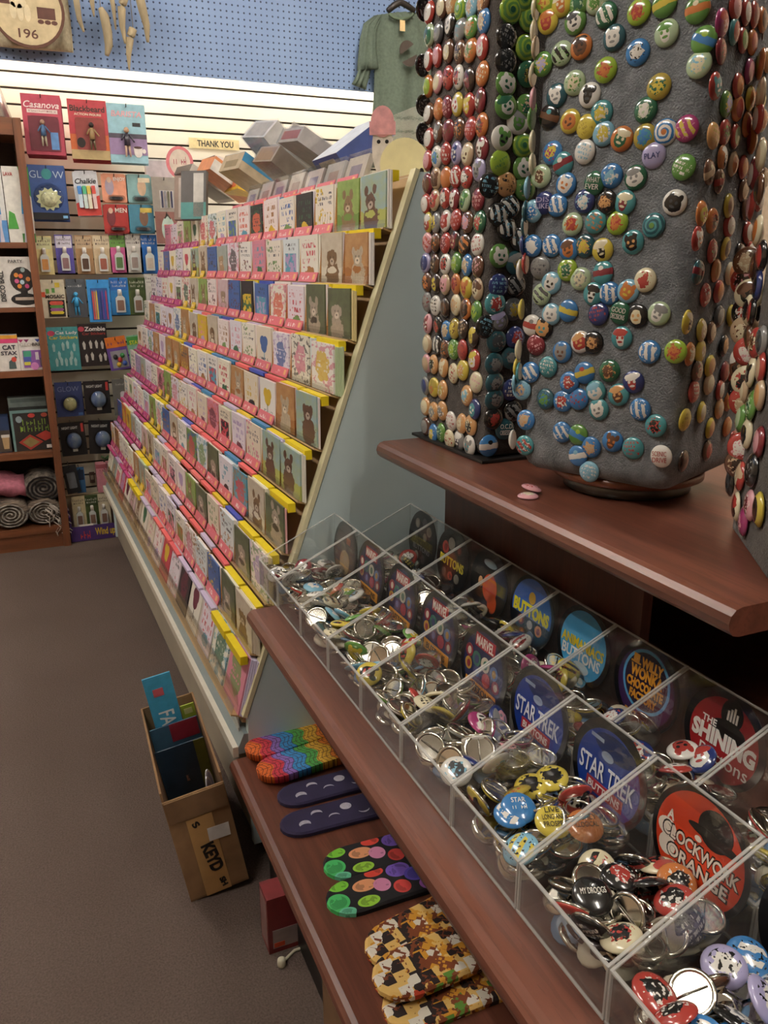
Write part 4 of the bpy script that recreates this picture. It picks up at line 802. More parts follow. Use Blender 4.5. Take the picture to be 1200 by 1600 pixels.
pack('glow_star_pack', 'large blue GLOW pack of glowing stars below the Casanova pack', 'toy pack', 75.5, 301, 57, 85, 3.82, '34508a', [
    ('base_band', 'r', (0, 0, 1, .13), '14161c'), ('lettering', 't', [('GL', .2, .83, .32, .13, -.01), ('W', .82, .83, .3, .13, -.01)], 'c8d8e4'), ('globe', 'e', (.5, .84, .14, .1), '3a8a8a'), ('tag', 'r', (.84, .03, .97, .08), '7ab0d8'),
    ('stars', 'p', [(.5+.36*math.cos(a*.2618)*(1 if a % 2 else .78), .38+.22*math.sin(a*.2618)*(1 if a % 2 else .78)) for a in range(24)], 'd4d6a4'), ('stars', 'dome', (.5, .38, .24, .15, .02), mat('dcdcae', .6, 0, .2, 90, .4)), ('blister', 'dome', (.5, .42, .42, .26, .032), M_BLIS)], stack=3)
pack('chalk_marker_pack', 'white and red Chalkie pack of four chalk markers', 'marker pack', 136, 302, 38, 70, 3.84, 'd8dce0', [
    ('base_panel', 'p', [(0, 0), (1, 0), (1, .45), (0, .28)], 'd04a42'), ('title', 't', [('Chalkie', .5, .77, .86, .12, .02, .2)], '26262c'),
    ('marker', 'b', (.12, .18, .28, .62, .014), 'c8dce8'), ('marker', 'b', (.32, .16, .47, .62, .014), 'd0e0d8'), ('marker', 'b', (.5, .15, .65, .62, .014), 'e8e0c8'), ('marker', 'b', (.7, .15, .85, .62, .014), 'e8ccc8'),
    ('marker_cap', 'b', (.12, .48, .28, .66, .016), '4a8ad0'), ('marker_cap', 'b', (.32, .48, .47, .66, .016), '5ab888'), ('marker_cap', 'b', (.5, .48, .65, .66, .016), 'e0cc60'), ('marker_cap', 'b', (.7, .48, .85, .66, .016), 'd85a50')], tilt=.05, stack=2, round_=.12)
def balm(label, cx, cy, base, txt, tc, fig):
    pack('lip_balm_pack', label, 'lip balm', cx, cy, 40, 45, 3.85, base, [('figure', 'e', (.3 if txt else .6, .55, .17, .3), fig), ('figure', 'e', (.3 if txt else .6, .78, .09, .1), 'd8b8a0'), ('lettering', 't', [(txt or ' -', .7, .8, .46, .16, .02)], tc),
         ('tube', 'b', (.25, .1, .8, .2, .014), mat('8a8684', .2, .5)), ('tube_label', 'b', (.35, .1, .68, .2, .015), '2c2a2c'), ('blister', 'b', (.2, .06, .86, .25, .018), M_BLIS)], stack=1, round_=.1, group='lip balm packs')
balm('pale orange ENJOY lip balm pack', 179, 294, 'e8a080', 'ENJOY', 'f4efe8', 'a89aa8'); balm('teal and orange lip balm pack with pale portrait', 217.5, 295, '8ab4b4', '', 'f0e0c0', 'd8b898')
balm('red lip balm pack lettered MEN with two figures', 182, 342, 'a83430', 'MEN', 'f0e4d8', '6a2a30'); balm('blue lip balm pack with woman and yellow lettering', 221, 342, '4a88a0', '', 'e0c860', '7a5a48')
for i, (cx, cy, b_, tp, ti, lb, pic) in enumerate(((69, 399, 'e6d898', 'd8d8a8', ('~6', '~8'), 'pale yellow hand gel pack next to the bookcase', 'd89a5a'), (101, 397, '5a52a0', 'dcd8e4', ('~12', '~11'), 'purple and white hand gel pack', '8a6a6a'), (132, 398, 'a8845c', 'c0a888', ('~5', '~7'), 'brown hand gel pack with palm shadows', '4a3428'),
        (160, 398, 'cfb894', 'd8c8a8', ('~6', '~8'), 'beige hand gel pack between brown and pink packs', '9a5a4a'), (185, 396, 'd868a0', '6a9a4a', ('~8', '~5'), 'pink hand gel pack with green heading', '5a7a4a'), (209, 396, 'd8d4cc', 'dcd8d0', ('~9', '~7'), 'white hand gel pack with red heading', '9a8a84'),
        (233, 397, '2a6ab8', '2a6ab8', ('~9', '~8'), 'blue hand gel pack at the end of the upper gel row', 'c8b8a8'))): bottle_pack(cx, cy, b_, tp, ti, lb, pic=pic)
pack('mosaic_pack', 'MOSAIC craft pack with coloured squares by the bookcase', 'craft pack', 84, 467, 37, 60, 3.87, 'dcd4b8', [('squares', 'r', (.0, .55, .16, .68), 'd85a3a'), ('squares', 'r', (.2, .64, .34, .76), '7ab04a'), ('squares', 'r', (.45, .66, .58, .78), '5a9a4a'), ('squares', 'r', (.6, .8, .8, .92), 'e0c84a'), ('title', 't', [('MOSAIC', .56, .56, .8, .1, .03)], '2a2420'),
    ('window', 'r', (.24, .03, .94, .47), '2a2422'), ('block', 'b', (.3, .34, .88, .44, .008), 'd85a4a'), ('block', 'b', (.3, .26, .88, .34, .008), '5a9a4a'), ('block', 'b', (.3, .18, .88, .26, .008), 'a05a9a'), ('block', 'b', (.3, .1, .88, .18, .008), 'e0cc3a')], stack=1)
pack('figure_pack', 'dark grey pack with a blue standing figure', 'toy pack', 120, 466, 30, 60, 3.87, '4c5258', [('lettering', 't', [('~7', .45, .82, .7, .06)], 'b8b8b8'), ('figure', 'fig', (.45, .06, .6, 'head'), '3a9cd0'), ('figure', 'fig', (.45, .06, .6, 'body'), '3a9cd0'), ('figure', 'fig', (.45, .06, .6, 'legs'), '3a9cd0')], stack=1)
pack('pencil_pack', 'bright blue pack of coloured pencils', 'pencil pack', 155, 470, 35, 66, 3.86, '3a94d8', [('window', 'r', (.14, .04, .9, .8), '2a5a98')]+[('pencil', 'p', [(.2+i*.085, .06), (.26+i*.085, .06), (.26+i*.085, .7), (.23+i*.085, .76), (.2+i*.085, .7)], c) for i, c in enumerate(('d0503a', 'd8883a', 'e0c84a', '3a4a8a', '2a3a7a', '6a4a9a', '3a5ab0', 'b04a6a'))], stack=1)
bottle_pack(187, 463, '2e86c8', '2a6ab8', ('~9', '~10'), 'blue hand gel pack beside the pencil pack', w=29, h=58); bottle_pack(215, 463, '4a5a30', '3a4a28', ('~10', '~9'), 'olive green hand gel pack with yellow heading', w=27, h=58); bottle_pack(239, 456, 'dcd8d0', 'e0dcd4', ('~6', '~7'), 'white hand gel pack next to the card rack', w=24, h=56)
pack('sticker_sheet', 'teal Cat Lady Car Stickers sheet', 'stickers', 100, 545, 49, 68, 3.87, '4a9a9c', [('lettering', 't', [('Cat Lady', .62, .86, .7, .09, .02)], 'eef0ec'), ('lettering', 't', [('Car Stickers', .52, .76, .9, .08, .02)], 'd8c84a'), ('badge', 'e', (.14, .86, .12, .06), 'c84a6a')]+[('sticker', 'p', [(x, y), (x+.06, y), (x+.08, y+.14), (x+.03, y+.2), (x-.02, y+.14)], 'a8ccc8') for x, y in ((.15, .44), (.45, .46), (.6, .5), (.8, .44), (.2, .1), (.35, .12), (.5, .1), (.65, .12), (.8, .1), (.3, .26), (.7, .26))])
pack('sticker_sheet', 'black Zombie car stickers sheet', 'stickers', 146, 539, 45, 66, 3.87, '221c1c', [('lettering', 't', [('Zombie', .6, .88, .72, .1, .02)], 'eceae4'), ('lettering', 't', [('Car Stickers', .55, .77, .8, .06, .02)], '9a3a34'), ('badge', 'e', (.13, .88, .11, .06), 'a83a4a')]+[('sticker', 'p', [(x, y), (x+.06, y), (x+.08, y+.12), (x+.03, y+.2), (x-.03, y+.14)], 'c8c4bc') for x, y in ((.15, .4), (.38, .42), (.58, .42), (.78, .4), (.2, .1), (.4, .14), (.68, .1), (.85, .12))])
pack('toy_pack', 'orange and purple toy pack with small coloured pieces', 'toy pack', 184, 552, 32, 52, 3.86, '6a4a9a', [('heading', 'r', (0, .68, 1, 1), 'e07a2c'), ('lettering', 't', [('~5', .5, .82, .8, .12, .03)], '7a3a7a'), ('window', 'r', (.14, .06, .94, .58), '9a98a0'), ('piece', 'dome', (.35, .4, .12, .08, .012), '2a2a2a'), ('piece', 'dome', (.55, .3, .12, .08, .012), 'c83a3a'), ('piece', 'dome', (.7, .42, .12, .08, .012), '3a8a4a'), ('piece', 'dome', (.45, .16, .12, .08, .012), 'd8b03a'), ('piece', 'dome', (.75, .18, .12, .08, .012), '3a5ab0')], tilt=.12, stack=1)
pack('toy_pack', 'green STARFISH toy pack next to the card rack', 'toy pack', 219, 548, 36, 50, 3.85, '8ac0a0', [('heading', 'r', (0, .72, 1, .96), '4a9a4a'), ('lettering', 't', [('STARFISH', .52, .78, .86, .13, .03)], 'e0dc4a'), ('ring', 'e', (.55, .38, .4, .32), 'a8b8c0'), ('starfish', 'p', [(.55+.36*math.cos(a*.628+.4)*(1 if a % 2 else .4), .36+.28*math.sin(a*.628+.4)*(1 if a % 2 else .4)) for a in range(10)], 'c8d820')], tilt=.08, stack=1)
pack('glow_star_pack', 'blue GLOW pack with yellow moon above the night lights', 'toy pack', 108, 624, 42, 54, 3.87, '2a3a6a', [('lettering', 't', [('GLOW', .5, .8, .8, .14, -.01)], '8a94b0'), ('moon', 'dome', (.52, .36, .26, .2, .02), mat('c8c48a', .6, 0, .15, 60, .3)), ('tag', 'r', (.8, .03, .97, .1), '4a70a8'), ('blister', 'dome', (.52, .36, .36, .28, .026), M_BLIS)], stack=3)
for i, (cx, cy, tl, lb) in enumerate(((152, 621, 0, 'black NIGHT LIGHT pack beside the GLOW moon pack'), (114, 686, .02, 'black NIGHT LIGHT pack nearest the bookcase'), (159, 683, -.06, 'black NIGHT LIGHT pack tilted beside its twin'))):
    pack('night_light_pack', lb, 'night light', cx, cy, 40, 52, 3.87, '1c1a1c', [('lettering', 't', [('NIGHT LIGHT', .42, .84, .62, .08, .02)], 'dcdcd8'), ('tag', 'r', (.86, .7, .96, .95), 'c0403a'), ('earth', 'dome', (.54, .44, .3, .25, .022), mat('3a5aa0', .4, 0, .3, 26, 0, .4, 0, None, '8a9aa0')), ('stand', 'r', (.45, .12, .64, .2), 'd8d4c4'), ('blister', 'dome', (.54, .44, .36, .3, .028), M_BLIS)], tilt=tl, stack=1, group='night light packs')
pack('switch_light_pack', 'grey pack holding a white switch-shaped night light', 'night light', 196, 620, 38, 56, 3.87, '6a6864', [('lettering', 't', [('~10', .4, .86, .5, .06)], 'c8c4bc'), ('tag', 'r', (.86, .74, .96, .94), 'b04038'), ('plate', 'b', (.3, .16, .9, .66, .012), 'd4ccd0'), ('switch', 'b', (.52, .34, .68, .5, .016), 'f0ece4')], stack=1)
pack('foil_pack', 'shiny silver foil pack beside the lower night lights', 'pack', 196, 676, 24, 46, 3.87, '6a6c70', [('foil', 'b', (.05, .1, .95, .85, .006), M_SILVER), ('print', 'r', (.1, .06, .9, .3), '2a2c34')])
pack('gadget_pack', 'dark pack with a grey gadget low on the slatted wall', 'pack', 112, 749, 22, 44, 3.86, '26282c', [('gadget', 'b', (.2, .2, .8, .75, .014), '7a7e84')], tilt=.1); pack('gadget_pack', 'narrow blue pack low on the slatted wall', 'pack', 126, 750, 14, 40, 3.89, '3a70a0', [('label_panel', 'r', (.1, .5, .9, .9), '22304a')])
pack('price_tag', 'small brown tag between the blue pack and pink box', 'tag', 144, 746, 8, 17, 3.97, '5a4238', [('print', 'r', (.2, .3, .8, .7), 'a89888')], hook=False)
pb = pack('pink_gift_box', 'pink box with green sprig low on the slatted wall', 'box', 165, 747, 27, 44, 3.84, 'd8909c', [('lettering', 't', [('~4', .35, .8, .3, .08)], '7a3a44'), ('flap', 'r', (0, .86, 1, 1), 'a85a64')], thick=.06, hook=False)
MB().tube([(.04, .14, -.02), (.045, .155, -.01), (.06, .17, 0)], .004, 6).tube([(.045, .15, -.01), (.03, .17, .0)], .005, 6).tube([(.05, .155, -.005), (.075, .165, .0)], .005, 6).build('sprig', mat('3a5a30', .7), pb)
# counter-top display box on the floor under the wall
p0 = at(112, 847, Z=0.0); p1 = at(186, 838, Z=0.0); bw = p1.x-p0.x; fy = p0.y
dz = thing('display_box', 'purple display box of hand gels on the carpet lettered Wind up', 'box', T(p0.x, fy, 0)); PUR = mat('4a3070', .5)
MB().box(0, -.012, .002, bw, -.004, .07).build('front_panel', PUR, dz); MB().box(0, -.004, .002, .008, .16, .12).build('side_panel', PUR, dz); MB().box(bw-.008, -.004, .002, bw, .16, .12).build('side_panel', mat('7a2a2c', .5), dz); MB().box(0, -.004, 0, bw, .16, .006).build('bottom_panel', PUR, dz); MB().box(0, .152, .006, bw, .16, .18).build('back_panel', mat('c8b898', .6), dz)
MX = frame((0, -.012, .035), (1, 0, 0), (0, 0, 1))
MB().text('Wind up', .72*bw, 0, .42*bw, .045, .0004, MX, bold=.03).build('lettering', mat('e0c030', .5), dz); MB().text('~3', .3*bw, -.005, .2*bw, .036, .0004, MX, bold=.04).build('lettering', mat('d04030', .5), dz); MB().box(.04, .037, 0, .1, .045, .0008, MX).build('price_label', M_WHITE, dz)
for i, (x, c, lb) in enumerate(((124, 'd8c8a0', 'beige hand gel pack at left in the purple display box'), (144, '4a5a30', 'green hand gel pack in the middle of the purple display box'), (162, 'd8ccb0', 'cream hand gel pack at right in the purple display box'))):
    q = bottle_pack(x, 800-i*2, c, c if i != 1 else '3a4a28', ('~6', '~8'), lb, Y=fy+.05+i*.002, w=21, h=48)
    for ch in list(q.children):
        if ch.name.startswith('hook'): bpy.data.objects.remove(ch)
# right of the packs, next to the rack
pack('white_box', 'plain white box behind the grey pen card', 'box', 249, 268, 40, 38, 3.86, 'd8ccd0', [('edge_strip', 'r', (0, .93, 1, 1), 'e8e4e0')], thick=.05, hook=False)
pack('pen_card', 'grey hanging card with dark pens', 'pen pack', 257, 304, 38, 54, 3.83, 'a09a90', [('window', 'r', (.3, .1, .86, .62), 'd8d4d0')]+[('pen', 'b', (.36+i*.13, .12, .42+i*.13, .6, .006), c) for i, c in enumerate(('2a3050', '8a8c94', '6a6c50', '2a3050'))])
pack('charm_card', 'brown card with pale blue oval label', 'gift pack', 261, 356, 34, 50, 3.82, '8a6058', [('oval', 'e', (.56, .46, .3, .4), 'b8ccc0'), ('stripe', 'r', (.38, .5, .74, .6), 'd86a50'), ('strap', 'p', [(.4, .8), (.56, .95), (.72, .78), (.68, .76), (.56, .88), (.44, .77)], '3a3430')])
# THANK YOU sign
pack('shelf_sign', 'cream THANK YOU sign on the slatted wall above the rack', 'sign', 335, 225, 78, 16, 3.985, 'ecd8a0', [('lettering', 't', [('THANK YOU', .52, .5, .72, .62, .02)], '2a2622')], thick=.003, hook=False)

# ------------------------------------------------------------------ shirts, driftwood, lamp
def shirt(label, pts, Y, col, name='t_shirt', dx=0):
    P = [at(x, y, Y=Y) for x, y in pts]; c = P[0]
    t = thing(name, label, 'shirt', T(c.x, Y, c.z)); return t, c
def cloth(t, outline, c, Y, m, name, depth=.03, seed=1):
    """a hanging cloth panel with soft folds, filled between a left and a right outline"""
    rd = random.Random(seed); Lf, Rg = outline; n = 14; k = len(Lf); v = []; f = []
    for side in (0, 1):
        for j in range(k):
            a = at(*Lf[j], Y=Y); b = at(*Rg[j], Y=Y)
            for i in range(n+1):
                q = i/n; p = a.lerp(b, q); bul = math.sin(math.pi*q)**.6*depth; fold = .012*math.sin(q*19+seed)*min(1, j/(k-1)*1.3)+.007*math.sin(q*33+j*.6)
                v.append((p.x-c.x, (-bul-fold) if side == 0 else (bul*.3), p.z-c.z))
    W = n+1
    for j in range(k-1):
        for i in range(n):
            f.append((j*W+i, (j+1)*W+i, (j+1)*W+i+1, j*W+i+1)); o = k*W; f.append((o+j*W+i, o+j*W+i+1, o+(j+1)*W+i+1, o+(j+1)*W+i))
    o = k*W
    for j in range(k-1): f.append((j*W, o+j*W, o+(j+1)*W, (j+1)*W)); f.append((j*W+n, (j+1)*W+n, o+(j+1)*W+n, o+j*W+n))
    for i in range(n): f.append((i, i+1, o+i+1, o+i)); f.append(((k-1)*W+i, o+(k-1)*W+i, o+(k-1)*W+i+1, (k-1)*W+i+1))
    return MB().add(v, f, None, True).build(name, m, t)
GS = mat('5c685a', .9, 0, .1, 90, .15); YS = 3.82
t, c = shirt('sage green T-shirt on a black hanger in front of the pegboard', [(610, 15)], YS, 0)
cloth(t, ([(590, 24), (584, 40), (584, 70), (585, 100), (584, 140), (582, 180), (580, 225), (579, 262)], [(650, 20), (680, 36), (690, 70), (694, 100), (698, 140), (702, 180), (706, 225), (708, 262)]), c, YS, GS, 'body', .035, 2)
cloth(t, ([(588, 22), (572, 34), (566, 60), (563, 92), (562, 108)], [(600, 24), (592, 50), (592, 80), (594, 100), (595, 106)]), c, YS-.03, GS, 'sleeve', .03, 4); cloth(t, ([(567, 88), (560, 108), (553, 124), (548, 132)], [(580, 96), (576, 118), (572, 134), (571, 141)]), c, YS+.01, GS, 'sleeve', .015, 6)
MB().tube([at(x, y, Y=YS-.035)-c for x, y in ((606, 17), (615, 9), (625, 3), (635, 8), (648, 17))], [.012, .014, .015, .014, .012], 8).build('hanger', mat('2c2622', .4), t)
MB().tube([at(625, 4, Y=YS-.035)-c, at(626, -8, Y=YS-.02)-c, at(628, -14, Y=3.87)-c], .003, 6).build('hanger_hook', M_SILVER_D, t)
MB().tube([at(x, y, Y=YS-.05)-c for x, y in ((608, 22), (614, 27), (625, 30), (637, 28), (646, 22))], .007, 6).build('collar', mat('5c6b56', .9), t)
q0, q1 = at(625, 31, Y=YS-.066)-c, at(633, 49, Y=YS-.066)-c; MB().box(q0.x, q0.y, q1.z, q1.x, q0.y+.002, q0.z).build('price_tag', mat('e8c890', .6), t)
q = at(638, 82, Y=YS-.064)-c; MB().ell(0, 0, .042, .05, 0, .004, T(*q) @ RX(math.pi/2) @ RZ(.6), 20, .3, 2.9).build('print', mat('4a4038', .9), t); MB().ell(-.008, -.01, .042, .046, 0, .004, T(*q) @ RX(math.pi/2) @ RZ(.6), 20, 3.3, 5.9).build('print', mat('4a4038', .9), t)
TS = mat('b0a488', .9, 0, .1, 90, .15); YS = 3.83
t, c = shirt('beige T-shirt with round brown print on the pegboard at upper left', [(60, -10)], YS, 0)
cloth(t, ([(-30, -60), (-28, -30), (-25, 0), (-22, 30), (-15, 60), (-10, 72)], [(100, -60), (102, -30), (106, 0), (110, 30), (113, 60), (115, 82)]), c, YS, TS, 'body', .03, 3)
q = at(42, 14, Y=YS-.052)-c; MQ = T(*q) @ RX(math.pi/2)
MB().ell(0, 0, .135, .135, 0, .003, MQ, 36).build('print_ring', mat('5a3c30', .9), t); MB().ell(0, 0, .124, .124, .003, .0036, MQ, 36).build('print_field', mat('c8b690', .9), t)
PB = mat('5a3c34', .9)
MB().ell(0, .10, .05, .04, .0036, .0042, MQ, 14).build('print_head', PB, t); MB().box(-.13, .01, .0036, -.045, .035, .0042, MQ).build('print_bar', PB, t); MB().box(.035, -.03, .0036, .1, .01, .0042, MQ).build('print_car', PB, t)
for x in (.045, .07, .094): MB().ell(x, -.04, .012, .008, .0036, .0042, MQ, 8).build('print_wheel', PB, t)
MB().text('196', -.005, -.085, .07, .032, .0042, MQ, bold=.01).build('print_lettering', PB, t)
for x, y, rx, ry in ((-.03, .02, .03, .022), (-.05, -.01, .012, .03), (-.025, -.015, .012, .03), (0, -.015, .012, .03)): MB().ell(x, y, rx, ry, .0042, .0048, MQ, 12).build('print_finger', mat('d8c8a4', .9), t)
DW = mat('a89878', .8, 0, .2, 30, .2, 0, 0, (1, 1, .3))
for i, (pp, rr, lb) in enumerate((([(117, -15), (120, 5), (124, 30), (131, 50)], [.012, .012, .010, .004], 'thin pale curved stick hanging left on the pegboard'), ([(142, -20), (144, 5), (147, 26)], [.010, .009, .003], 'short thin stick hanging second from left'), ([(157, 12), (163, 25), (168, 50), (170, 70), (167, 87)], [.010, .018, .018, .016, .008], 'thick curved pale stick in the middle of the pegboard'),
        ([(172, -15), (177, 10), (181, 46)], [.010, .009, .003], 'thin dark-tipped stick right of the thick one'), ([(196, -10), (190, 12), (191, 40), (196, 68)], [.016, .016, .012, .005], 'bowed stick hanging in front of the long pointed one'), ([(208, 45), (203, 60), (201, 85), (202, 110)], [.016, .016, .010, .003], 'long pointed stick reaching below the pegboard edge'), ([(216, -15), (222, 12), (229, 40), (231, 66)], [.018, .018, .014, .006], 'rightmost pale curved stick on the pegboard'))):
    P = [at(x, y, Y=3.80) for x, y in pp]; t = thing('driftwood_stick', lb, 'stick', T(*P[0]), 'pale curved sticks hanging on the pegboard'); mb = MB()
    Q = []; R_ = []
    for a in range(len(P)-1):
        for s in range(4): Q.append(P[a].lerp(P[a+1], s/4)-P[0]); R_.append(rr[a]+(rr[a+1]-rr[a])*s/4)
    Q.append(P[-1]-P[0]); R_.append(rr[-1]); mb.tube(Q, R_, 8).build('branch', DW, t)
    MB().tube([Q[0], Q[0]+Vector((0, .03, .3)), Q[0]+Vector((0, .07, .32))], .0015, 5).build('string', mat('8a8070', .8), t)

# ------------------------------------------------------------------ bookcase and its contents
BX0, BX1, BF = -.52, .108, 3.735
bc = thing('bookcase', 'brown wooden bookcase with stocked shelves at the left', 'bookcase', T(0, 0, 0))
MB().box(BX1-.030, BF, 0, BX1, WALL_Y-.003, 1.757).build('side_panel', M_OAK, bc); MB().box(BX0, BF, 0, BX0+.030, WALL_Y-.003, 1.757).build('side_panel', M_OAK, bc)
for z, th in ((1.757, .062), (1.297, .022), (1.043, .018), (.786, .026), (.437, .026), (.10, .03)):
    MB().box(BX0+.031, BF+.004, z-th, BX1-.031, WALL_Y-.02, z).build('shelf', M_OAK_X, bc)
MB().box(BX0+.031, WALL_Y-.018, .0, BX1-.031, WALL_Y-.004, 1.75).build('back_panel', mat('33221a', .8), bc); MB().box(BX0+.031, BF+.012, 0, BX1-.031, BF+.03, .069).build('plinth', M_OAK_X, bc)
def shelf_box(name, label, cat, x0, x1, ytop, z, base, decor, Y=BF+.02, dep=.10):
    cx = (x0+x1)/2; a = at(cx, ytop, Y=Y); X0 = at(x0, ytop, Y=Y).x; X1 = at(x1, ytop, Y=Y).x
    h = a.z-z-.001; w = X1-X0; t = thing(name, label, cat, T(X0, Y, z+.001) @ RX(math.pi/2)); MB().box(0, 0, -dep, w, h, 0).build('carton', mat(base, .45), t); zz = .0004
    for nm, sh, q, col in decor:
        mb = MB(); zz += .0003
        if sh == 'r': mb.box(q[0]*w, q[1]*h, 0, q[2]*w, q[3]*h, zz)
        elif sh == 'e': mb.ell(q[0]*w, q[1]*h, q[2]*w, q[3]*h, 0, zz, None, 20)
        elif sh == 'p': mb.prism([(x*w, y*h) for x, y in q], 0, zz)
        else:
            for s in q: mb.text(s[0], s[1]*w, s[2]*h, s[3]*w, s[4]*h, zz, bold=s[5] if len(s) > 5 else .01, rot=s[6] if len(s) > 6 else 0)
        mb.build(nm, mat(col, .45) if isinstance(col, str) else col, t)
    return t
LAMP = lambda dx: [('lamp_base', 'p', [(dx-.13, .0), (dx+.13, .0), (dx+.06, .2), (dx+.11, .38), (dx-.11, .38), (dx-.06, .2)], 'c8c4d0'), ('lamp_globe', 'p', [(dx-.11, .38), (dx+.11, .38), (dx+.05, .66), (dx-.05, .66)], '2a86c0'), ('lamp_wax', 'e', (dx, .5, .05, .08), '3a9a6a'), ('lamp_cap', 'p', [(dx-.05, .66), (dx+.05, .66), (dx+.025, .74), (dx-.025, .74)], 'b8b4c0')]
shelf_box('lava_lamp_box', 'white and green lava lamp box on the upper bookcase shelf', 'box', 1, 43, 260, 1.297, 'e4e2d8', [('swoosh', 'p', [(.6, 1), (1, 1), (1, .6), (.78, .74)], '4a9a40'), ('swoosh', 'p', [(.1, .42), (.3, .38), (.4, .18), (0, .18)], '4a9a40'), ('base_print', 'r', (.5, 0, 1, .12), '3a7a3a'), ('lettering', 't', [('LAVA', .22, .9, .34, .05, .02)], 'a83a3a')]+LAMP(.68))
shelf_box('lava_lamp_box', 'blue and white lava lamp box at the left picture edge', 'box', -26, 0, 262, 1.297, 'dcdcd8', [('swoosh', 'r', (0, 0, 1, .3), '5a90c8')]+LAMP(.6))
shelf_box('disco_ball_box', 'white PARTY disco ball box on the bookcase', 'box', -14, 56, 401, 1.043, 'd8d4cc', [('ball', 'e', (.62, .55, .27, .25), '2a2624'), ('base', 'e', (.64, .16, .32, .12), '161414'), ('base_stripe', 'r', (.42, .14, .84, .2), 'b8a898'), ('neck', 'r', (.56, .22, .72, .34), '161414')]+[('light', 'e', (x, y, .05, .045), c) for x, y, c in ((.5, .64, 'd88a3a'), (.6, .62, 'd86a4a'), (.5, .52, 'c85a8a'), (.62, .5, 'b8d0d8'), (.76, .56, 'd88a4a'), (.55, .42, 'd8883a'), (.72, .42, 'c04a7a'), (.66, .74, '8a9a98'))]+[('lettering', 't', [('PARTY', .52, .91, .32, .06, .01), ('DISCO BALL', .16, .42, .72, .1, .03, 1.5708)], '2a2828')], dep=.09)
shelf_box('puzzle_box', 'white CAT STAX puzzle box', 'box', -20, 26, 524, .786, 'e0dcd4', [('top_band', 'r', (0, .78, 1, 1), 'd8487a'), ('top_band', 'r', (0, .9, 1, 1), 'e0a03a'), ('lettering', 't', [('CAT', .68, .66, .46, .13, .03), ('STAX', .66, .5, .56, .11, .03)], '2a2634'), ('cat', 'p', [(.6, .06), (.86, .06), (.84, .26), (.92, .38), (.86, .42), (.78, .36), (.62, .26)], '4a5a5a'), ('cat', 'e', (.8, .32, .09, .07), 'c84a3a')], dep=.07)
shelf_box('puzzle_box', 'white GEOBRIX puzzle box with coloured blocks', 'box', 27, 71, 528, .786, 'e0dcd4', [('stripe', 'p', [(i*.2, .96), (i*.2+.2, .96), (i*.2+.1, .86)], c) for i, c in enumerate(('a83a6a', '7a2a5a', 'd8d4cc', '3a4a9a', '9aa83a'))]+[('lettering', 't', [('BRIX', .7, .8, .42, .1, .02)], '3a3634'), ('lettering', 't', [('GEO', .26, .8, .42, .1, .0)], 'b0aca4'), ('picture', 'r', (.12, .08, .88, .62), '8a5aa0'), ('block', 'r', (.14, .42, .42, .6), '4a9a7a'), ('block', 'r', (.14, .26, .4, .42), '4a5aa0'), ('block', 'r', (.14, .16, .36, .26), 'd0c84a'), ('block', 'r', (.56, .32, .68, .56), 'd8d0d4'), ('block', 'r', (.7, .12, .88, .38), '6a5a6a'), ('block', 'e', (.5, .12, .14, .12), 'c880b8')], dep=.07)
shelf_box('craft_set_box', 'dark craft set box with green lettering and red trays', 'box', 14, 86, 640, .437, '2a2624', [('border', 'p', [(0, 0), (.05, 0), (.05, 1), (0, 1)], '6a8a88'), ('border', 'r', (0, .93, 1, 1), '6a8a88'), ('lettering', 't', [('~6', .5, .7, .5, .14, .04), ('~8', .5, .54, .62, .14, .04)], '7a9a3a'), ('tray', 'p', [(.12, .22), (.38, .4), (.66, .2), (.36, .02)], 'a83a30'), ('tray', 'p', [(.5, .36), (.74, .48), (.95, .32), (.7, .22)], 'a83a30'), ('tray_fill', 'p', [(.2, .22), (.38, .34), (.58, .2), (.36, .08)], '8a7a4a'), ('sticker', 'r', (.72, .04, .98, .12), 'd0ccc4'), ('badge', 'e', (.46, .86, .08, .05), 'b84038'), ('corner_print', 'e', (.18, .78, .07, .08), '8a9aa0'), ('corner_print', 'e', (.74, .86, .07, .05), 'a84a3a')], Y=BF+.05, dep=.09)
shelf_box('craft_set_box', 'grey-green box lid behind the dark craft set', 'box', 11, 82, 620, .437, '8a9a96', [('print', 'r', (.05, .9, .95, .97), '6a7a78')], Y=BF+.145, dep=.05)
shelf_box('coffee_box', 'navy box with coffee cup picture at the left edge', 'box', -26, 12, 652, .437, '2a3a5a', [('picture', 'r', (.1, .02, 1, .62), '4a4038'), ('cup', 'p', [(.68, .1), (.9, .1), (.95, .42), (.64, .42)], 'b89a70'), ('cup_lid', 'r', (.62, .42, .97, .5), 'd8d4cc')], Y=BF+.05, dep=.08)
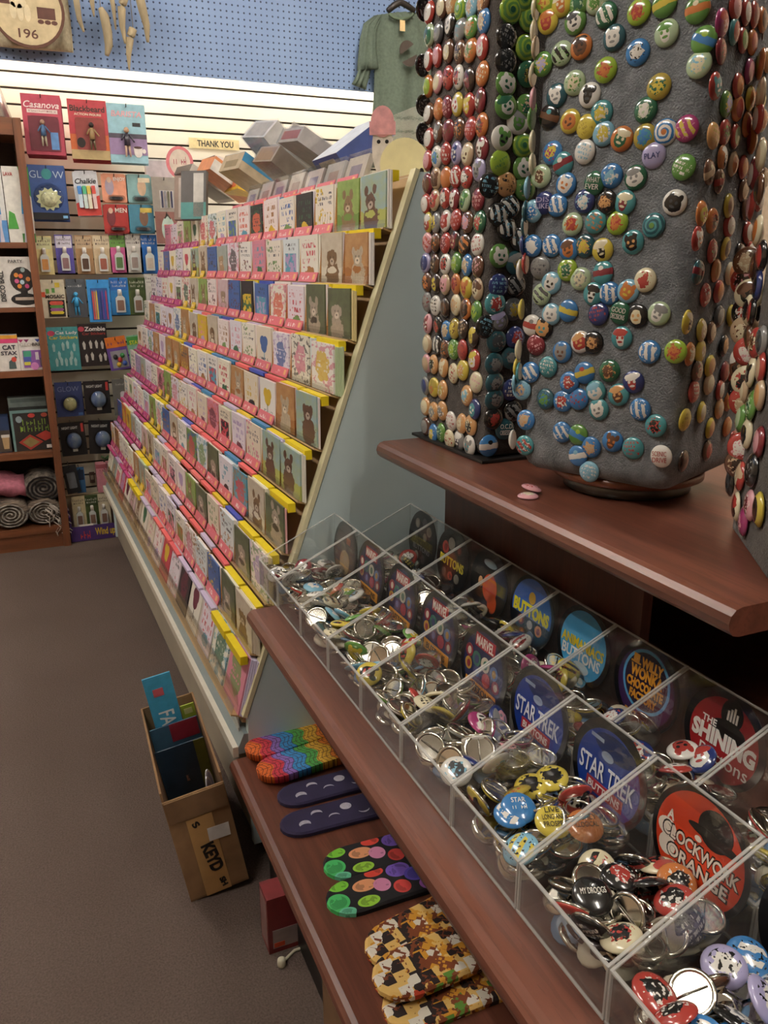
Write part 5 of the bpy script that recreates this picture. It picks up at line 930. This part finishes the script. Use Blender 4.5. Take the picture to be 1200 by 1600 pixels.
def roll(label, px, py, r, m1, m2, L=.2, Y=BF+.05, squash=.8, fringe=False):
    c = at(px, py, Y=Y); c.z = max(c.z, .102+r*squash)
    t = thing('rolled_blanket', label, 'blanket', T(c.x, Y, c.z), 'rolled blankets on the bottom bookcase shelf'); mb = MB(); D = Matrix.Diagonal((1, 1, squash, 1)) @ RX(math.pi/2)
    mb.lathe([(r*.55, -.002), (r*.8, 0), (r*.97, -.012), (r, -.03), (r*1.02, -L*.5), (r*.98, -L)], 24, D).build('cloth', m1, t)
    path = [(r*(.08+.8*i/60)*math.cos(i*.42), r*(.08+.8*i/60)*math.sin(i*.42), .004) for i in range(61)]
    MB().tube(path, r*.055, 6, D).build('spiral_fold', m2, t)
    if fringe:
        rd = random.Random(2); mb = MB()
        for i in range(34):
            x = rd.uniform(.0, r*1.3); z = rd.uniform(-.1, r*.5); mb.tube([(x*.8, -.01, z), (x*.8+.015, -.025, z-.01), (x*.8+.02+rd.uniform(-.02, .02), -.025, z-.03)], .0022, 5)
        mb.build('fringe', mat('c8bfb4', .9), t)
PK = mat('c87a8c', .95, 0, .12, 60, .4); BWp = mat('b8b0a4', .95, 0, .1, 34, .4, 0, 0, None, '1e1a1a'); GRY = mat('8a7a6a', .95, 0, .3, 20, .4, 0, 0, (1, 1, 8), '2a2422'); BLK = mat('241e1e', .95, 0, .2, 60, .4)
roll('black and white patterned blanket rolled up on top of the pile', 68, 762, .085, BWp, BLK); roll('grey plaid blanket with white fringe in the middle of the pile', 70, 808, .075, GRY, BWp, fringe=True, Y=BF+.03)
roll('grey striped blanket rolled at the lower left', 18, 818, .08, GRY, BWp, Y=BF+.02); roll('black and white blanket rolled at bottom right of the pile', 74, 822, .06, BWp, BLK, Y=BF+.09)
c = at(8, 762, Y=BF+.08); t = thing('folded_blanket', 'pink blanket folded on the left of the pile', 'blanket', T(c.x, BF+.03, .25)); v = []; f = []
for i in range(13):
    a = i/12*2*math.pi
    for j in range(9):
        q = j/8; rr = .075*(1-.25*q*q); v.append((-.12+.2*q, .09+.09*math.cos(a), .06-.04*q+rr*math.sin(a)*.8+.008*math.sin(j*2+a*3)))
for i in range(12):
    for j in range(8): f.append((i*9+j, i*9+j+1, (i+1)*9+j+1, (i+1)*9+j))
f += [tuple(i*9 for i in range(12)), tuple(i*9+8 for i in range(11, -1, -1))]
MB().add(v, f, None, True).build('cloth', PK, t)
q = at(4, 160, Y=BF+.1); t = thing('lava_lamp', 'lava lamp with silver base and pink globe on top of the bookcase', 'lamp', T(q.x-.07, BF+.13, 1.758))
MB().lathe([(.095, 0), (.10, .01), (.07, .12), (.05, .19), (.062, .26), (.075, .33)], 28).build('base', mat('c8c4c0', .25, .8, .05), t); MB().lathe([(.074, .33), (.078, .36), (.07, .42)], 28).build('liquid', mat('e06a4a', .2, 0, .05, 9, 0, .5), t); MB().lathe([(.07, .42), (.06, .55), (.045, .64)], 28).build('globe', mat('c83a7a', .2, 0, .05, 9, 0, .5), t); MB().lathe([(.047, .64), (.035, .72), (.012, .76)], 28).build('cap', mat('c8c4c0', .25, .8, .05), t)
# ------------------------------------------------------------------ goods lying on top of the card rack
def obox(name, label, cat, px, py, X, size, rot, cols, group=None):
    """a boxed item with its own size (w, d, h) resting on the rack top; px, py is where its centre shows"""
    c = at(px, py, X=X); t = thing(name, label, cat, T(*c) @ RZ(rot[2]) @ RY(rot[1]) @ RX(rot[0]), group); w_, d_, h_ = size
    MB().box(-w_/2, -d_/2, -h_/2, w_/2, d_/2, h_/2).build('box_body', cols[0] if not isinstance(cols[0], str) else mat(cols[0], .45), t)
    for nm, (x0, y0, x1, y1), face, col in cols[1:]:
        mb = MB(); e = .0007
        if face == 'top': mb.box(x0*w_-w_/2, y0*d_-d_/2, h_/2, x1*w_-w_/2, y1*d_-d_/2, h_/2+e)
        elif face == 'front': mb.box(-w_/2-e, y0*d_-d_/2, x0*h_-h_/2, -w_/2, y1*d_-d_/2, x1*h_-h_/2)
        elif face == 'near': mb.box(x0*w_-w_/2, -d_/2-e, y0*h_-h_/2, x1*w_-w_/2, -d_/2, y1*h_-h_/2)
        elif face == 'wrap': mb.box(-w_/2-.003, -d_/2-.003, -h_/2-.003, w_/2+.003, d_/2+.003, h_/2+.003)
        elif face == 'under': mb.box(x0*w_-w_/2, y0*d_-d_/2, -h_/2-e, x1*w_-w_/2, y1*d_-d_/2, -h_/2)
        mb.build(nm, mat(col, .45) if isinstance(col, str) else col, t)
    return t
SLV = [('sleeve', (0, 0, 1, 1), 'wrap', M_BLIS)]
RT_ = RV.x
obox('note_card_box', 'navy blue note card box tilted on the rack top', 'card box', 551, 232, .80, (.15, .17, .05), (0, -.62, .0), ['3a4a82', ('picture', (.25, .2, .8, .8), 'front', 'a89a88'), ('edge', (.0, .0, 1, 1), 'top', 'c8ccd4'), ('picture', (.2, .15, .8, .45), 'under', '8a8478')], 'boxed note cards on the rack top')
obox('note_card_box', 'clear sleeved cards stack beside the navy box', 'card box', 500, 243, .80, (.19, .15, .04), (.1, .5, .1), ['b8b0a8', ('stripe', (.2, .1, .8, .9), 'front', 'a86058')]+SLV, 'boxed note cards on the rack top')
obox('note_card_box', 'clear sleeved cards lying over the first sleeved stack', 'card box', 492, 228, .84, (.16, .14, .035), (.1, .5, -.2), ['cfc8c0', ('stripe', (.1, .1, .7, .9), 'near', '9a8a80')]+SLV, 'boxed note cards on the rack top')
obox('note_card_box', 'teal edged card box next to the sleeved stacks', 'card box', 455, 262, .78, (.13, .13, .03), (0, .35, .2), ['d8d4cc', ('band', (.3, 0, .9, 1), 'front', '4aa0a8'), ('top_print', (.05, .05, .95, .95), 'top', '7ac0c4')], 'boxed note cards on the rack top')
obox('note_card_box', 'tall clear sleeved white card box on the rack top', 'card box', 433, 236, .82, (.17, .15, .07), (.15, .75, .3), ['dcd8d4', ('print', (.1, .1, .9, .9), 'front', 'b8b0a8')]+SLV, 'boxed note cards on the rack top')
obox('note_card_box', 'grey sleeved card box below the white one', 'card box', 447, 268, .76, (.15, .13, .05), (.1, .6, .2), ['a8988a', ('print', (.1, .1, .9, .9), 'front', '9a7a60')]+SLV, 'boxed note cards on the rack top')
obox('note_card_box', 'blue topped card box with tan front', 'card box', 394, 276, .74, (.16, .13, .055), (0, .5, .25), ['b8a68a', ('lid', (0, 0, 1, 1), 'top', '3a88b4'), ('side_print', (0, .5, 1, 1), 'near', '3a88b4'), ('print', (.2, .2, .6, .8), 'front', '8a7a5a')], 'boxed note cards on the rack top')
obox('note_card_box', 'orange and white striped card box on the rack top', 'card box', 356, 282, .76, (.19, .12, .05), (0, .55, .2), ['d88a5a', ('pattern', (0, 0, 1, .8), 'near', 'd8d4cc'), ('top_print', (0, 0, 1, 1), 'top', 'd88a5a')], 'boxed note cards on the rack top')
obox('note_card_box', 'dark grey flat card box jutting out at the far end', 'card box', 322, 288, .72, (.2, .15, .03), (0, .5, .2), ['6a6058', ('edge', (0, 0, 1, 1), 'near', 'c8c0b4'), ('under_print', (.1, .1, .9, .9), 'under', '4a4038')], 'boxed note cards on the rack top')
obox('note_card_box', 'dark brown box standing behind the jutting box', 'card box', 335, 266, .74, (.05, .13, .08), (0, .2, .1), ['5a5250', ('edge', (0, 0, 1, 1), 'near', 'd8d4d0')], 'boxed note cards on the rack top')
obox('yellow_card_box', 'yellow and orange box lying far back on the rack', 'card box', 388, 296, .82, (.12, .2, .05), (0, .3, 0), ['d8b030', ('print', (.2, .2, .6, .6), 'front', 'd86a3a')], 'boxed note cards on the rack top')
# acrylic tray along the top edge with sleeved packs and pink strips
for i in range(7):
    M = RS @ T(-(.33+i*.135), SLEN+.0, .004); t = tag(obj('sleeved_card_pack', None, None, M), 'sleeved pale card pack on the rack top edge, %s from the near end' % ORD[i], 'card pack', 'sleeved packs along the rack top')
    MB().box(-.055, .004, -.02, .055, .07+.006*math.sin(i*3), -.008).build('cards', mat(('c8bfb4', 'b8b4b0', 'd0c4bc')[i % 3], .5), t); MB().box(-.058, .002, -.023, .058, .078, -.005).build('sleeve', M_BLIS, t); MB().box(-.03, .02, -.008, .03, .05, -.0075).build('label_panel', mat(('8a8098', 'a89088')[i % 2], .5), t)
for i in range(8):
    o = obj('price_strip', strip, rack, RS_L @ T(-(.33+i*.1305), SLEN+.0, .006)); o['tint_a'] = list(lin('d8707c')); o['seed'] = i*3.3
# die-cut cat with pink hat, round cream card, acrylic sheet
def standee(name, label, cat, px, py, X, Yrot, parts):
    c = at(px, py, X=X); c.z = max(c.z, 1.367); t = thing(name, label, cat, T(*c) @ RZ(Yrot) @ RX(math.pi/2))
    for nm, m, fn in parts: mb = MB(); fn(mb); mb.build(nm, m, t)
standee('diecut_card', 'tall die-cut card of a cat in a pink hat on the rack top', 'card', 598, 272, .74, -.5, [('face', mat('d8d0c8', .5, 0, .1, 60), lambda m: m.ell(0, .05, .022, .055, 0, .003)), ('hat', mat('d89a9c', .6, 0, .12, 60), lambda m: (m.ell(0, .1, .024, .03, .0, .005), m.box(-.027, .075, 0, .027, .1, .006))), ('eyes', M_BLACK, lambda m: (m.ell(-.008, .062, .004, .004, 0, .0036, None, 10), m.ell(.009, .062, .004, .004, 0, .0036, None, 10))), ('cone', mat('c8404a', .5), lambda m: m.prism([(.012, 0), (.05, 0), (.024, .055)], -.004, -.001))])
standee('round_card', 'large round cream card standing at the rack top near end', 'card', 632, 272, .76, -.5, [('disc', mat('e6dca8', .5, 0, .04), lambda m: m.ell(0, .018, .05, .05, 0, .003, None, 36)), ('print', M_BLACK, lambda m: m.ell(.035, .004, .005, .007, 0, .0036, None, 10))])
c = at(632, 240, X=.78); t = tag(MB().box(0, 0, -.06, .003, .34, .06).build('acrylic_sheet', M_ACR, None, T(.80, 1.45, 1.455)), 'clear acrylic sheet standing behind the round cream card', 'acrylic sheet')
# far end of the rack: patterned boxes and round pink sign
obox('pattern_box', 'dark box with white dots at the far rack end', 'card box', 291, 310, .60, (.02, .08, .15), (0, .2, 1.0), ['8a7468', ('dots', (.05, .1, .95, .3), 'front', 'b8aaa0'), ('dots', (.05, .6, .95, .8), 'front', 'b8aaa0')], 'patterned boxes at the far rack end')
obox('pattern_box', 'black and white floral box above the teal holder', 'card box', 304, 306, .61, (.02, .09, .16), (0, .2, 1.0), ['4a4644', ('dots', (.05, .1, .95, .5), 'front', 'c8c4bc'), ('base_print', (.0, .0, .35, 1), 'front', '4a8a88')], 'patterned boxes at the far rack end')
c = at(281, 254, Y=3.6); t = thing('round_sign', 'round pink sign on the far end of the rack', 'sign', T(c.x, 3.6, c.z) @ RX(math.pi/2))
MB().ell(0, 0, .055, .062, -.003, 0, None, 28).build('disc', mat('d87a80', .5), t); MB().ell(0, 0, .042, .05, 0, .0006, None, 28).build('face', mat('d8c8b8', .5), t); MB().text('~5', 0, .008, .05, .03, .0007).build('lettering', mat('a83a50', .5), t); MB().box(-.012, -.3, -.006, .012, 0, -.003).build('stick', mat('d87a80', .5), t)

# ------------------------------------------------------------------ socks on the lower shelf
def rainbow():
    n = NT('rainbow_sock_print', .9); rp_ = n.nt.nodes.new('ShaderNodeValToRGB'); cr = rp_.color_ramp; cr.interpolation = 'CONSTANT'
    w = n.f('ADD', n.x, n.f('MULTIPLY', n.f('SINE', n.f('MULTIPLY', n.y, 9)), .035)); n.nt.links.new(w, rp_.inputs[0])
    for i, (p, c) in enumerate(((0, 'd86a2a'), (.13, 'c83a4a'), (.24, '8a6ab8'), (.34, '3a8ac8'), (.48, '4a9a4a'), (.6, 'd8a83a'), (.75, 'd87a2a'), (.9, 'c84a3a'))):
        e = cr.elements[i] if i < 2 else cr.elements.new(p); e.position = p; e.color = lin(c)+(1,)
    ln = n.mx(n.lt(n.f('ABSOLUTE', n.f('SUBTRACT', n.f('FRACT', n.f('MULTIPLY', w, 22)), .5)), .1), n.mul(n.lt(n.f('ABSOLUTE', n.f('SUBTRACT', n.f('FRACT', n.f('ADD', n.f('MULTIPLY', n.y, 5), n.f('MULTIPLY', n.f('FLOOR', n.f('MULTIPLY', w, 11)), .5))), .5)), .06), 1))
    return n.done(n.mix(n.f('MULTIPLY', ln, .75), rp_.outputs[0], lin('3a1a1a')))
def moons():
    n = NT('moon_sock_print', .9); c = lin('241d3a'); m = None; l = None
    for i in range(7):
        x = .2+.13*i; y = .5+(.14 if i % 2 else -.14); d = n.lt(n.dist(x, y, .05, .13), 1); e = n.lt(n.dist(x, y-.12+.04*i, .055, .12), 1)
        q = n.mul(d, n.f('SUBTRACT', 1, e)) if i != 3 else d; m = q if m is None else n.mx(m, q)
    return n.done(n.mix(m, n.mix(n.noise(n.objc, 30, 3), lin('1c1630'), lin('2c2448')), n.mix(n.noise(n.objc, 160, 3), lin('8a8494'), lin('d8d4dc'))))
def fruit():
    n = NT('cherry_sock_print', .85); c = n.mix(n.noise(n.objc, 200, 2), lin('0c0b0e'), lin('1a181d'))
    for x, y, rx, ry, h in ((.08, .4, .09, .22, '4ac06a'), (.14, .8, .08, .14, '7ac83a'), (.1, .1, .08, .12, '6ac8a0'), (.33, .62, .1, .16, 'e8a070'), (.46, .5, .07, .18, 'd88ab0'), (.3, .2, .09, .14, '9ad040'), (.45, .88, .08, .12, 'e04a3a'), (.6, .3, .07, .18, 'd84a44'), (.64, .76, .1, .2, '7a5ac0'), (.76, .52, .1, .2, '5a4ab8'), (.82, .18, .09, .18, '9a5ab0'), (.92, .8, .08, .16, 'd05a8a')):
        d = n.dist(x, y, rx, ry); c = n.mix(n.lt(d, 1), c, lin(h)); c = n.mix(n.mul(n.lt(d, .75), n.gt(n.noise(n.objc, 60, 2), .5)), c, tuple(q*.6 for q in lin(h)))
    return n.done(c)
def nachos():
    n = NT('nacho_sock_print', .85); a = n.noise(n.objc, 55, 4); d, vc = n.voro(n.objc, 58, 'CHEBYCHEV'); d2, _ = n.voro(n.objc, 95, 'MANHATTAN')
    c = n.mix(n.gt(a, .5), lin('d89a30'), lin('e8c070')); sp = n.nt.nodes.new('ShaderNodeSeparateColor'); n.nt.links.new(vc, sp.inputs[0]); r_, g_, b_ = sp.outputs[:3]
    c = n.mix(n.mul(n.lt(d, .5), n.gt(r_, .72)), c, lin('c8482a')); c = n.mix(n.mul(n.lt(d, .5), n.gt(g_, .74)), c, lin('5a8a34')); c = n.mix(n.mul(n.lt(d, .5), n.gt(b_, .66)), c, lin('ece4d4'))
    c = n.mix(n.mul(n.lt(d, .55), n.lt(r_, .22)), c, lin('241614')); c = n.mix(n.mul(n.gt(d2, .85), n.lt(a, .52)), c, lin('7a3c1c'))
    return n.done(c)
SM = {'rainbow': rainbow(), 'moon': moons(), 'fruit': fruit(), 'nacho': nachos()}
def sock(kind, label, px, py, L, W, az, z, th, group):
    p = at(px, py, Z=z); t = tag(obj('ankle_sock', None, None, T(p.x, p.y, z) @ RZ(az)), label, 'sock', group); n = 10; pts = []
    for i in range(n+1):
        a = math.pi/2+math.pi*i/n; pts.append((W*.62*(1+math.cos(a)), W/2*math.sin(a)))
    pts += [(L*.6, -W*.5), (L*.86, -W*.52), (L, -W*.42), (L, W*.42), (L*.86, W*.52), (L*.6, W*.5)]
    k = len(pts); cx, cy = L*.5, 0; v = [(x, y, 0) for x, y in pts]+[(x, y, th*.7) for x, y in pts]+[(cx+(x-cx)*.96, y*.9, th) for x, y in pts]
    f = [tuple(range(k-1, -1, -1))]+[(i+a*k, (i+1) % k+a*k, (i+1) % k+a*k+k, i+a*k+k) for a in (0, 1) for i in range(k)]+[tuple(range(2*k, 3*k))]
    MB().add(v, f).build('foot', SM[kind], t)
    xt = L*.9; mb = MB(); mb.box(L, -W*.38, th*.1, L+.012, W*.38, th*.8).build('cuff', mat({'rainbow': 'c84a3a', 'moon': '1c1630', 'fruit': '16141a', 'nacho': '8a5a2a'}[kind], .9), t)
LZ = .2625; gs = 'printed ankle socks on the lower shelf'
for i in range(4):
    sock('rainbow', ('bottom', 'second', 'third', 'top')[i]+' rainbow brick pattern sock of the rear stack', 386-i*.5, 1183-i*2, .2, .075, .12+.01*i, LZ+.007*i, .0068, gs)
    sock('rainbow', ('bottom', 'second', 'third', 'top')[i]+' rainbow brick pattern sock of the front stack', 404-i*.5, 1216-i*2, .2, .075, .10+.01*i, LZ+.007*i, .0068, gs)
sock('moon', 'dark purple sock with pale moons nearer the rainbow socks', 434, 1253, .21, .068, .0, LZ, .009, gs); sock('moon', 'dark purple sock with pale moons nearer the jelly fruit socks', 438, 1298, .21, .068, -.03, LZ, .009, gs)
sock('fruit', 'black sock with glowing coloured fruit beside the moon socks', 506, 1362, .2, .075, -.05, LZ, .010, gs); sock('fruit', 'black sock with glowing coloured fruit beside the nacho socks', 511, 1418, .2, .075, .0, LZ, .010, gs)
sock('nacho', 'nacho print sock farthest from the picture bottom', 575, 1500, .2, .082, .16, LZ+.009, .010, gs); sock('nacho', 'nacho print sock lying over its neighbour', 585, 1545, .2, .082, .05, LZ+.018, .010, gs)
sock('nacho', 'nacho print sock at the picture bottom', 600, 1592, .2, .08, .0, LZ, .009, gs)

# ------------------------------------------------------------------ cardboard box of cards on the carpet
BXM = T(.180, 1.354, 0) @ RZ(math.radians(-2)) @ RY(math.radians(-9))
bx = thing('cardboard_box', 'open cardboard box with packing tape standing on the carpet', 'box', BXM)
BW_, BD, BH = .118, .335, .26; th = .004
MB().box(0, 0, 0, BW_, BD, th).build('bottom', M_CARD_D, bx)
MB().box(0, 0, th, BW_, th, BH-.02).build('front_wall', M_CARD, bx); MB().box(0, BD-th, th, BW_, BD, BH).build('rear_wall', M_CARD, bx); MB().box(0, th, th, th, BD-th, BH).build('side_wall', M_CARD, bx); MB().box(BW_-th, th, th, BW_, BD-th, BH).build('side_wall', M_CARD, bx)
MB().box(.002, -.004, BH-.07, BW_-.002, -.0005, BH-.021, None).build('folded_flap', M_CARD_D, bx)
FR = frame((0, -.0005, 0), (1, 0, 0), (0, 0, 1))
MB().box(.032, 0, -.0, .082, BH-.075, .0006, FR).build('packing_tape', mat('b8915c', .3, 0, .05), bx)
MB().box(.048, .125, .0006, .09, .155, .0012, FR @ T(.01, -.0, 0) @ RZ(-.05)).build('address_label', mat('d8d6d4', .5), bx)
for q_ in (('KEYD', .062, .085, .07, .026, -1.45), ('S', .048, .17, .013, .014, -1.2), ('SH', .07, .02, .022, .012, -1.4)): MB().text(*q_[:5], .0008, FR, rot=q_[5], bold=.05).build('lettering', mat('1a1614', .5), bx)
def insert(name, label, w, h, y, z, tilt, x, base, decor, tz=0):
    M = BXM @ T(x, y, z) @ RX(math.pi/2-tilt) @ RZ(tz)
    t = thing(name, label, 'card', M, 'cards standing in the cardboard box'); MB().box(0, 0, -.003, w, h, 0).build('board', mat(base, .4), t); e = .0003
    for nm, sh, q, col in decor:
        mb = MB(); e += .0003
        if sh == 'r': mb.box(q[0]*w, q[1]*h, 0, q[2]*w, q[3]*h, e)
        else:
            for s in q: mb.text(s[0], s[1]*w, s[2]*h, s[3]*w, s[4]*h, e, rot=s[5] if len(s) > 5 else 0, bold=.01)
        mb.build(nm, mat(col, .45), t)
insert('header_card', 'light blue header card lettered FAT sticking out of the box', .06, .33, .315, .03, -.12, .020, '4aa8d0', [('lettering', 't', [('FAT', .5, .70, .26*.3/.06*.2, .22, -1.5708)] if 0 else [('FAT', .52, .62, .4*.30/.06*.5, .10, -1.5708)], 'eef2f2'), ('picture', 'r', (.25, .84, .62, .9), 'c8606a')])
insert('header_card', 'dark teal card with red panel in the box', .105, .215, .295, .02, -.10, .006, '3a5a70', [('panel', 'r', (.4, .78, .98, 1.0), '8a2a38')]); insert('header_card', 'yellow green card at the back of the box', .03, .235, .322, .02, -.1, .082, 'a8b840', [('print', 'r', (.2, .9, .8, .96), 'd8d890')])
insert('header_card', 'dark blue card with gold script in the box', .106, .205, .262, .012, -.22, .005, '24384c', [('lettering', 't', [('~10', .5, .5, .16, .03, -1.5708)], 'a8745c'), ('stripe', 'r', (.78, 0, 1, 1), '6a6a28'), ('star', 'r', (.62, .12, .7, .16), 'b8983a')])
for i, (x, y, r) in enumerate(((.092, .105, .0), (.088, .082, .1))):
    M = BXM @ T(x+.004, y, .165) @ RX(math.pi/2) @ RY(.9+r); t = thing('white_tag', ('upper' if i == 0 else 'lower')+' white oval tag leaning inside the box', 'tag', M, 'white tags in the cardboard box')
    MB().ell(0, 0, .013, .042, -.001, .001, None, 24).build('board', mat('dcdce4', .5), t); MB().ell(0, .0, .010, .036, .001, .0014, None, 24).build('print', mat('aab0d0', .5), t)
# goods below the lower shelf
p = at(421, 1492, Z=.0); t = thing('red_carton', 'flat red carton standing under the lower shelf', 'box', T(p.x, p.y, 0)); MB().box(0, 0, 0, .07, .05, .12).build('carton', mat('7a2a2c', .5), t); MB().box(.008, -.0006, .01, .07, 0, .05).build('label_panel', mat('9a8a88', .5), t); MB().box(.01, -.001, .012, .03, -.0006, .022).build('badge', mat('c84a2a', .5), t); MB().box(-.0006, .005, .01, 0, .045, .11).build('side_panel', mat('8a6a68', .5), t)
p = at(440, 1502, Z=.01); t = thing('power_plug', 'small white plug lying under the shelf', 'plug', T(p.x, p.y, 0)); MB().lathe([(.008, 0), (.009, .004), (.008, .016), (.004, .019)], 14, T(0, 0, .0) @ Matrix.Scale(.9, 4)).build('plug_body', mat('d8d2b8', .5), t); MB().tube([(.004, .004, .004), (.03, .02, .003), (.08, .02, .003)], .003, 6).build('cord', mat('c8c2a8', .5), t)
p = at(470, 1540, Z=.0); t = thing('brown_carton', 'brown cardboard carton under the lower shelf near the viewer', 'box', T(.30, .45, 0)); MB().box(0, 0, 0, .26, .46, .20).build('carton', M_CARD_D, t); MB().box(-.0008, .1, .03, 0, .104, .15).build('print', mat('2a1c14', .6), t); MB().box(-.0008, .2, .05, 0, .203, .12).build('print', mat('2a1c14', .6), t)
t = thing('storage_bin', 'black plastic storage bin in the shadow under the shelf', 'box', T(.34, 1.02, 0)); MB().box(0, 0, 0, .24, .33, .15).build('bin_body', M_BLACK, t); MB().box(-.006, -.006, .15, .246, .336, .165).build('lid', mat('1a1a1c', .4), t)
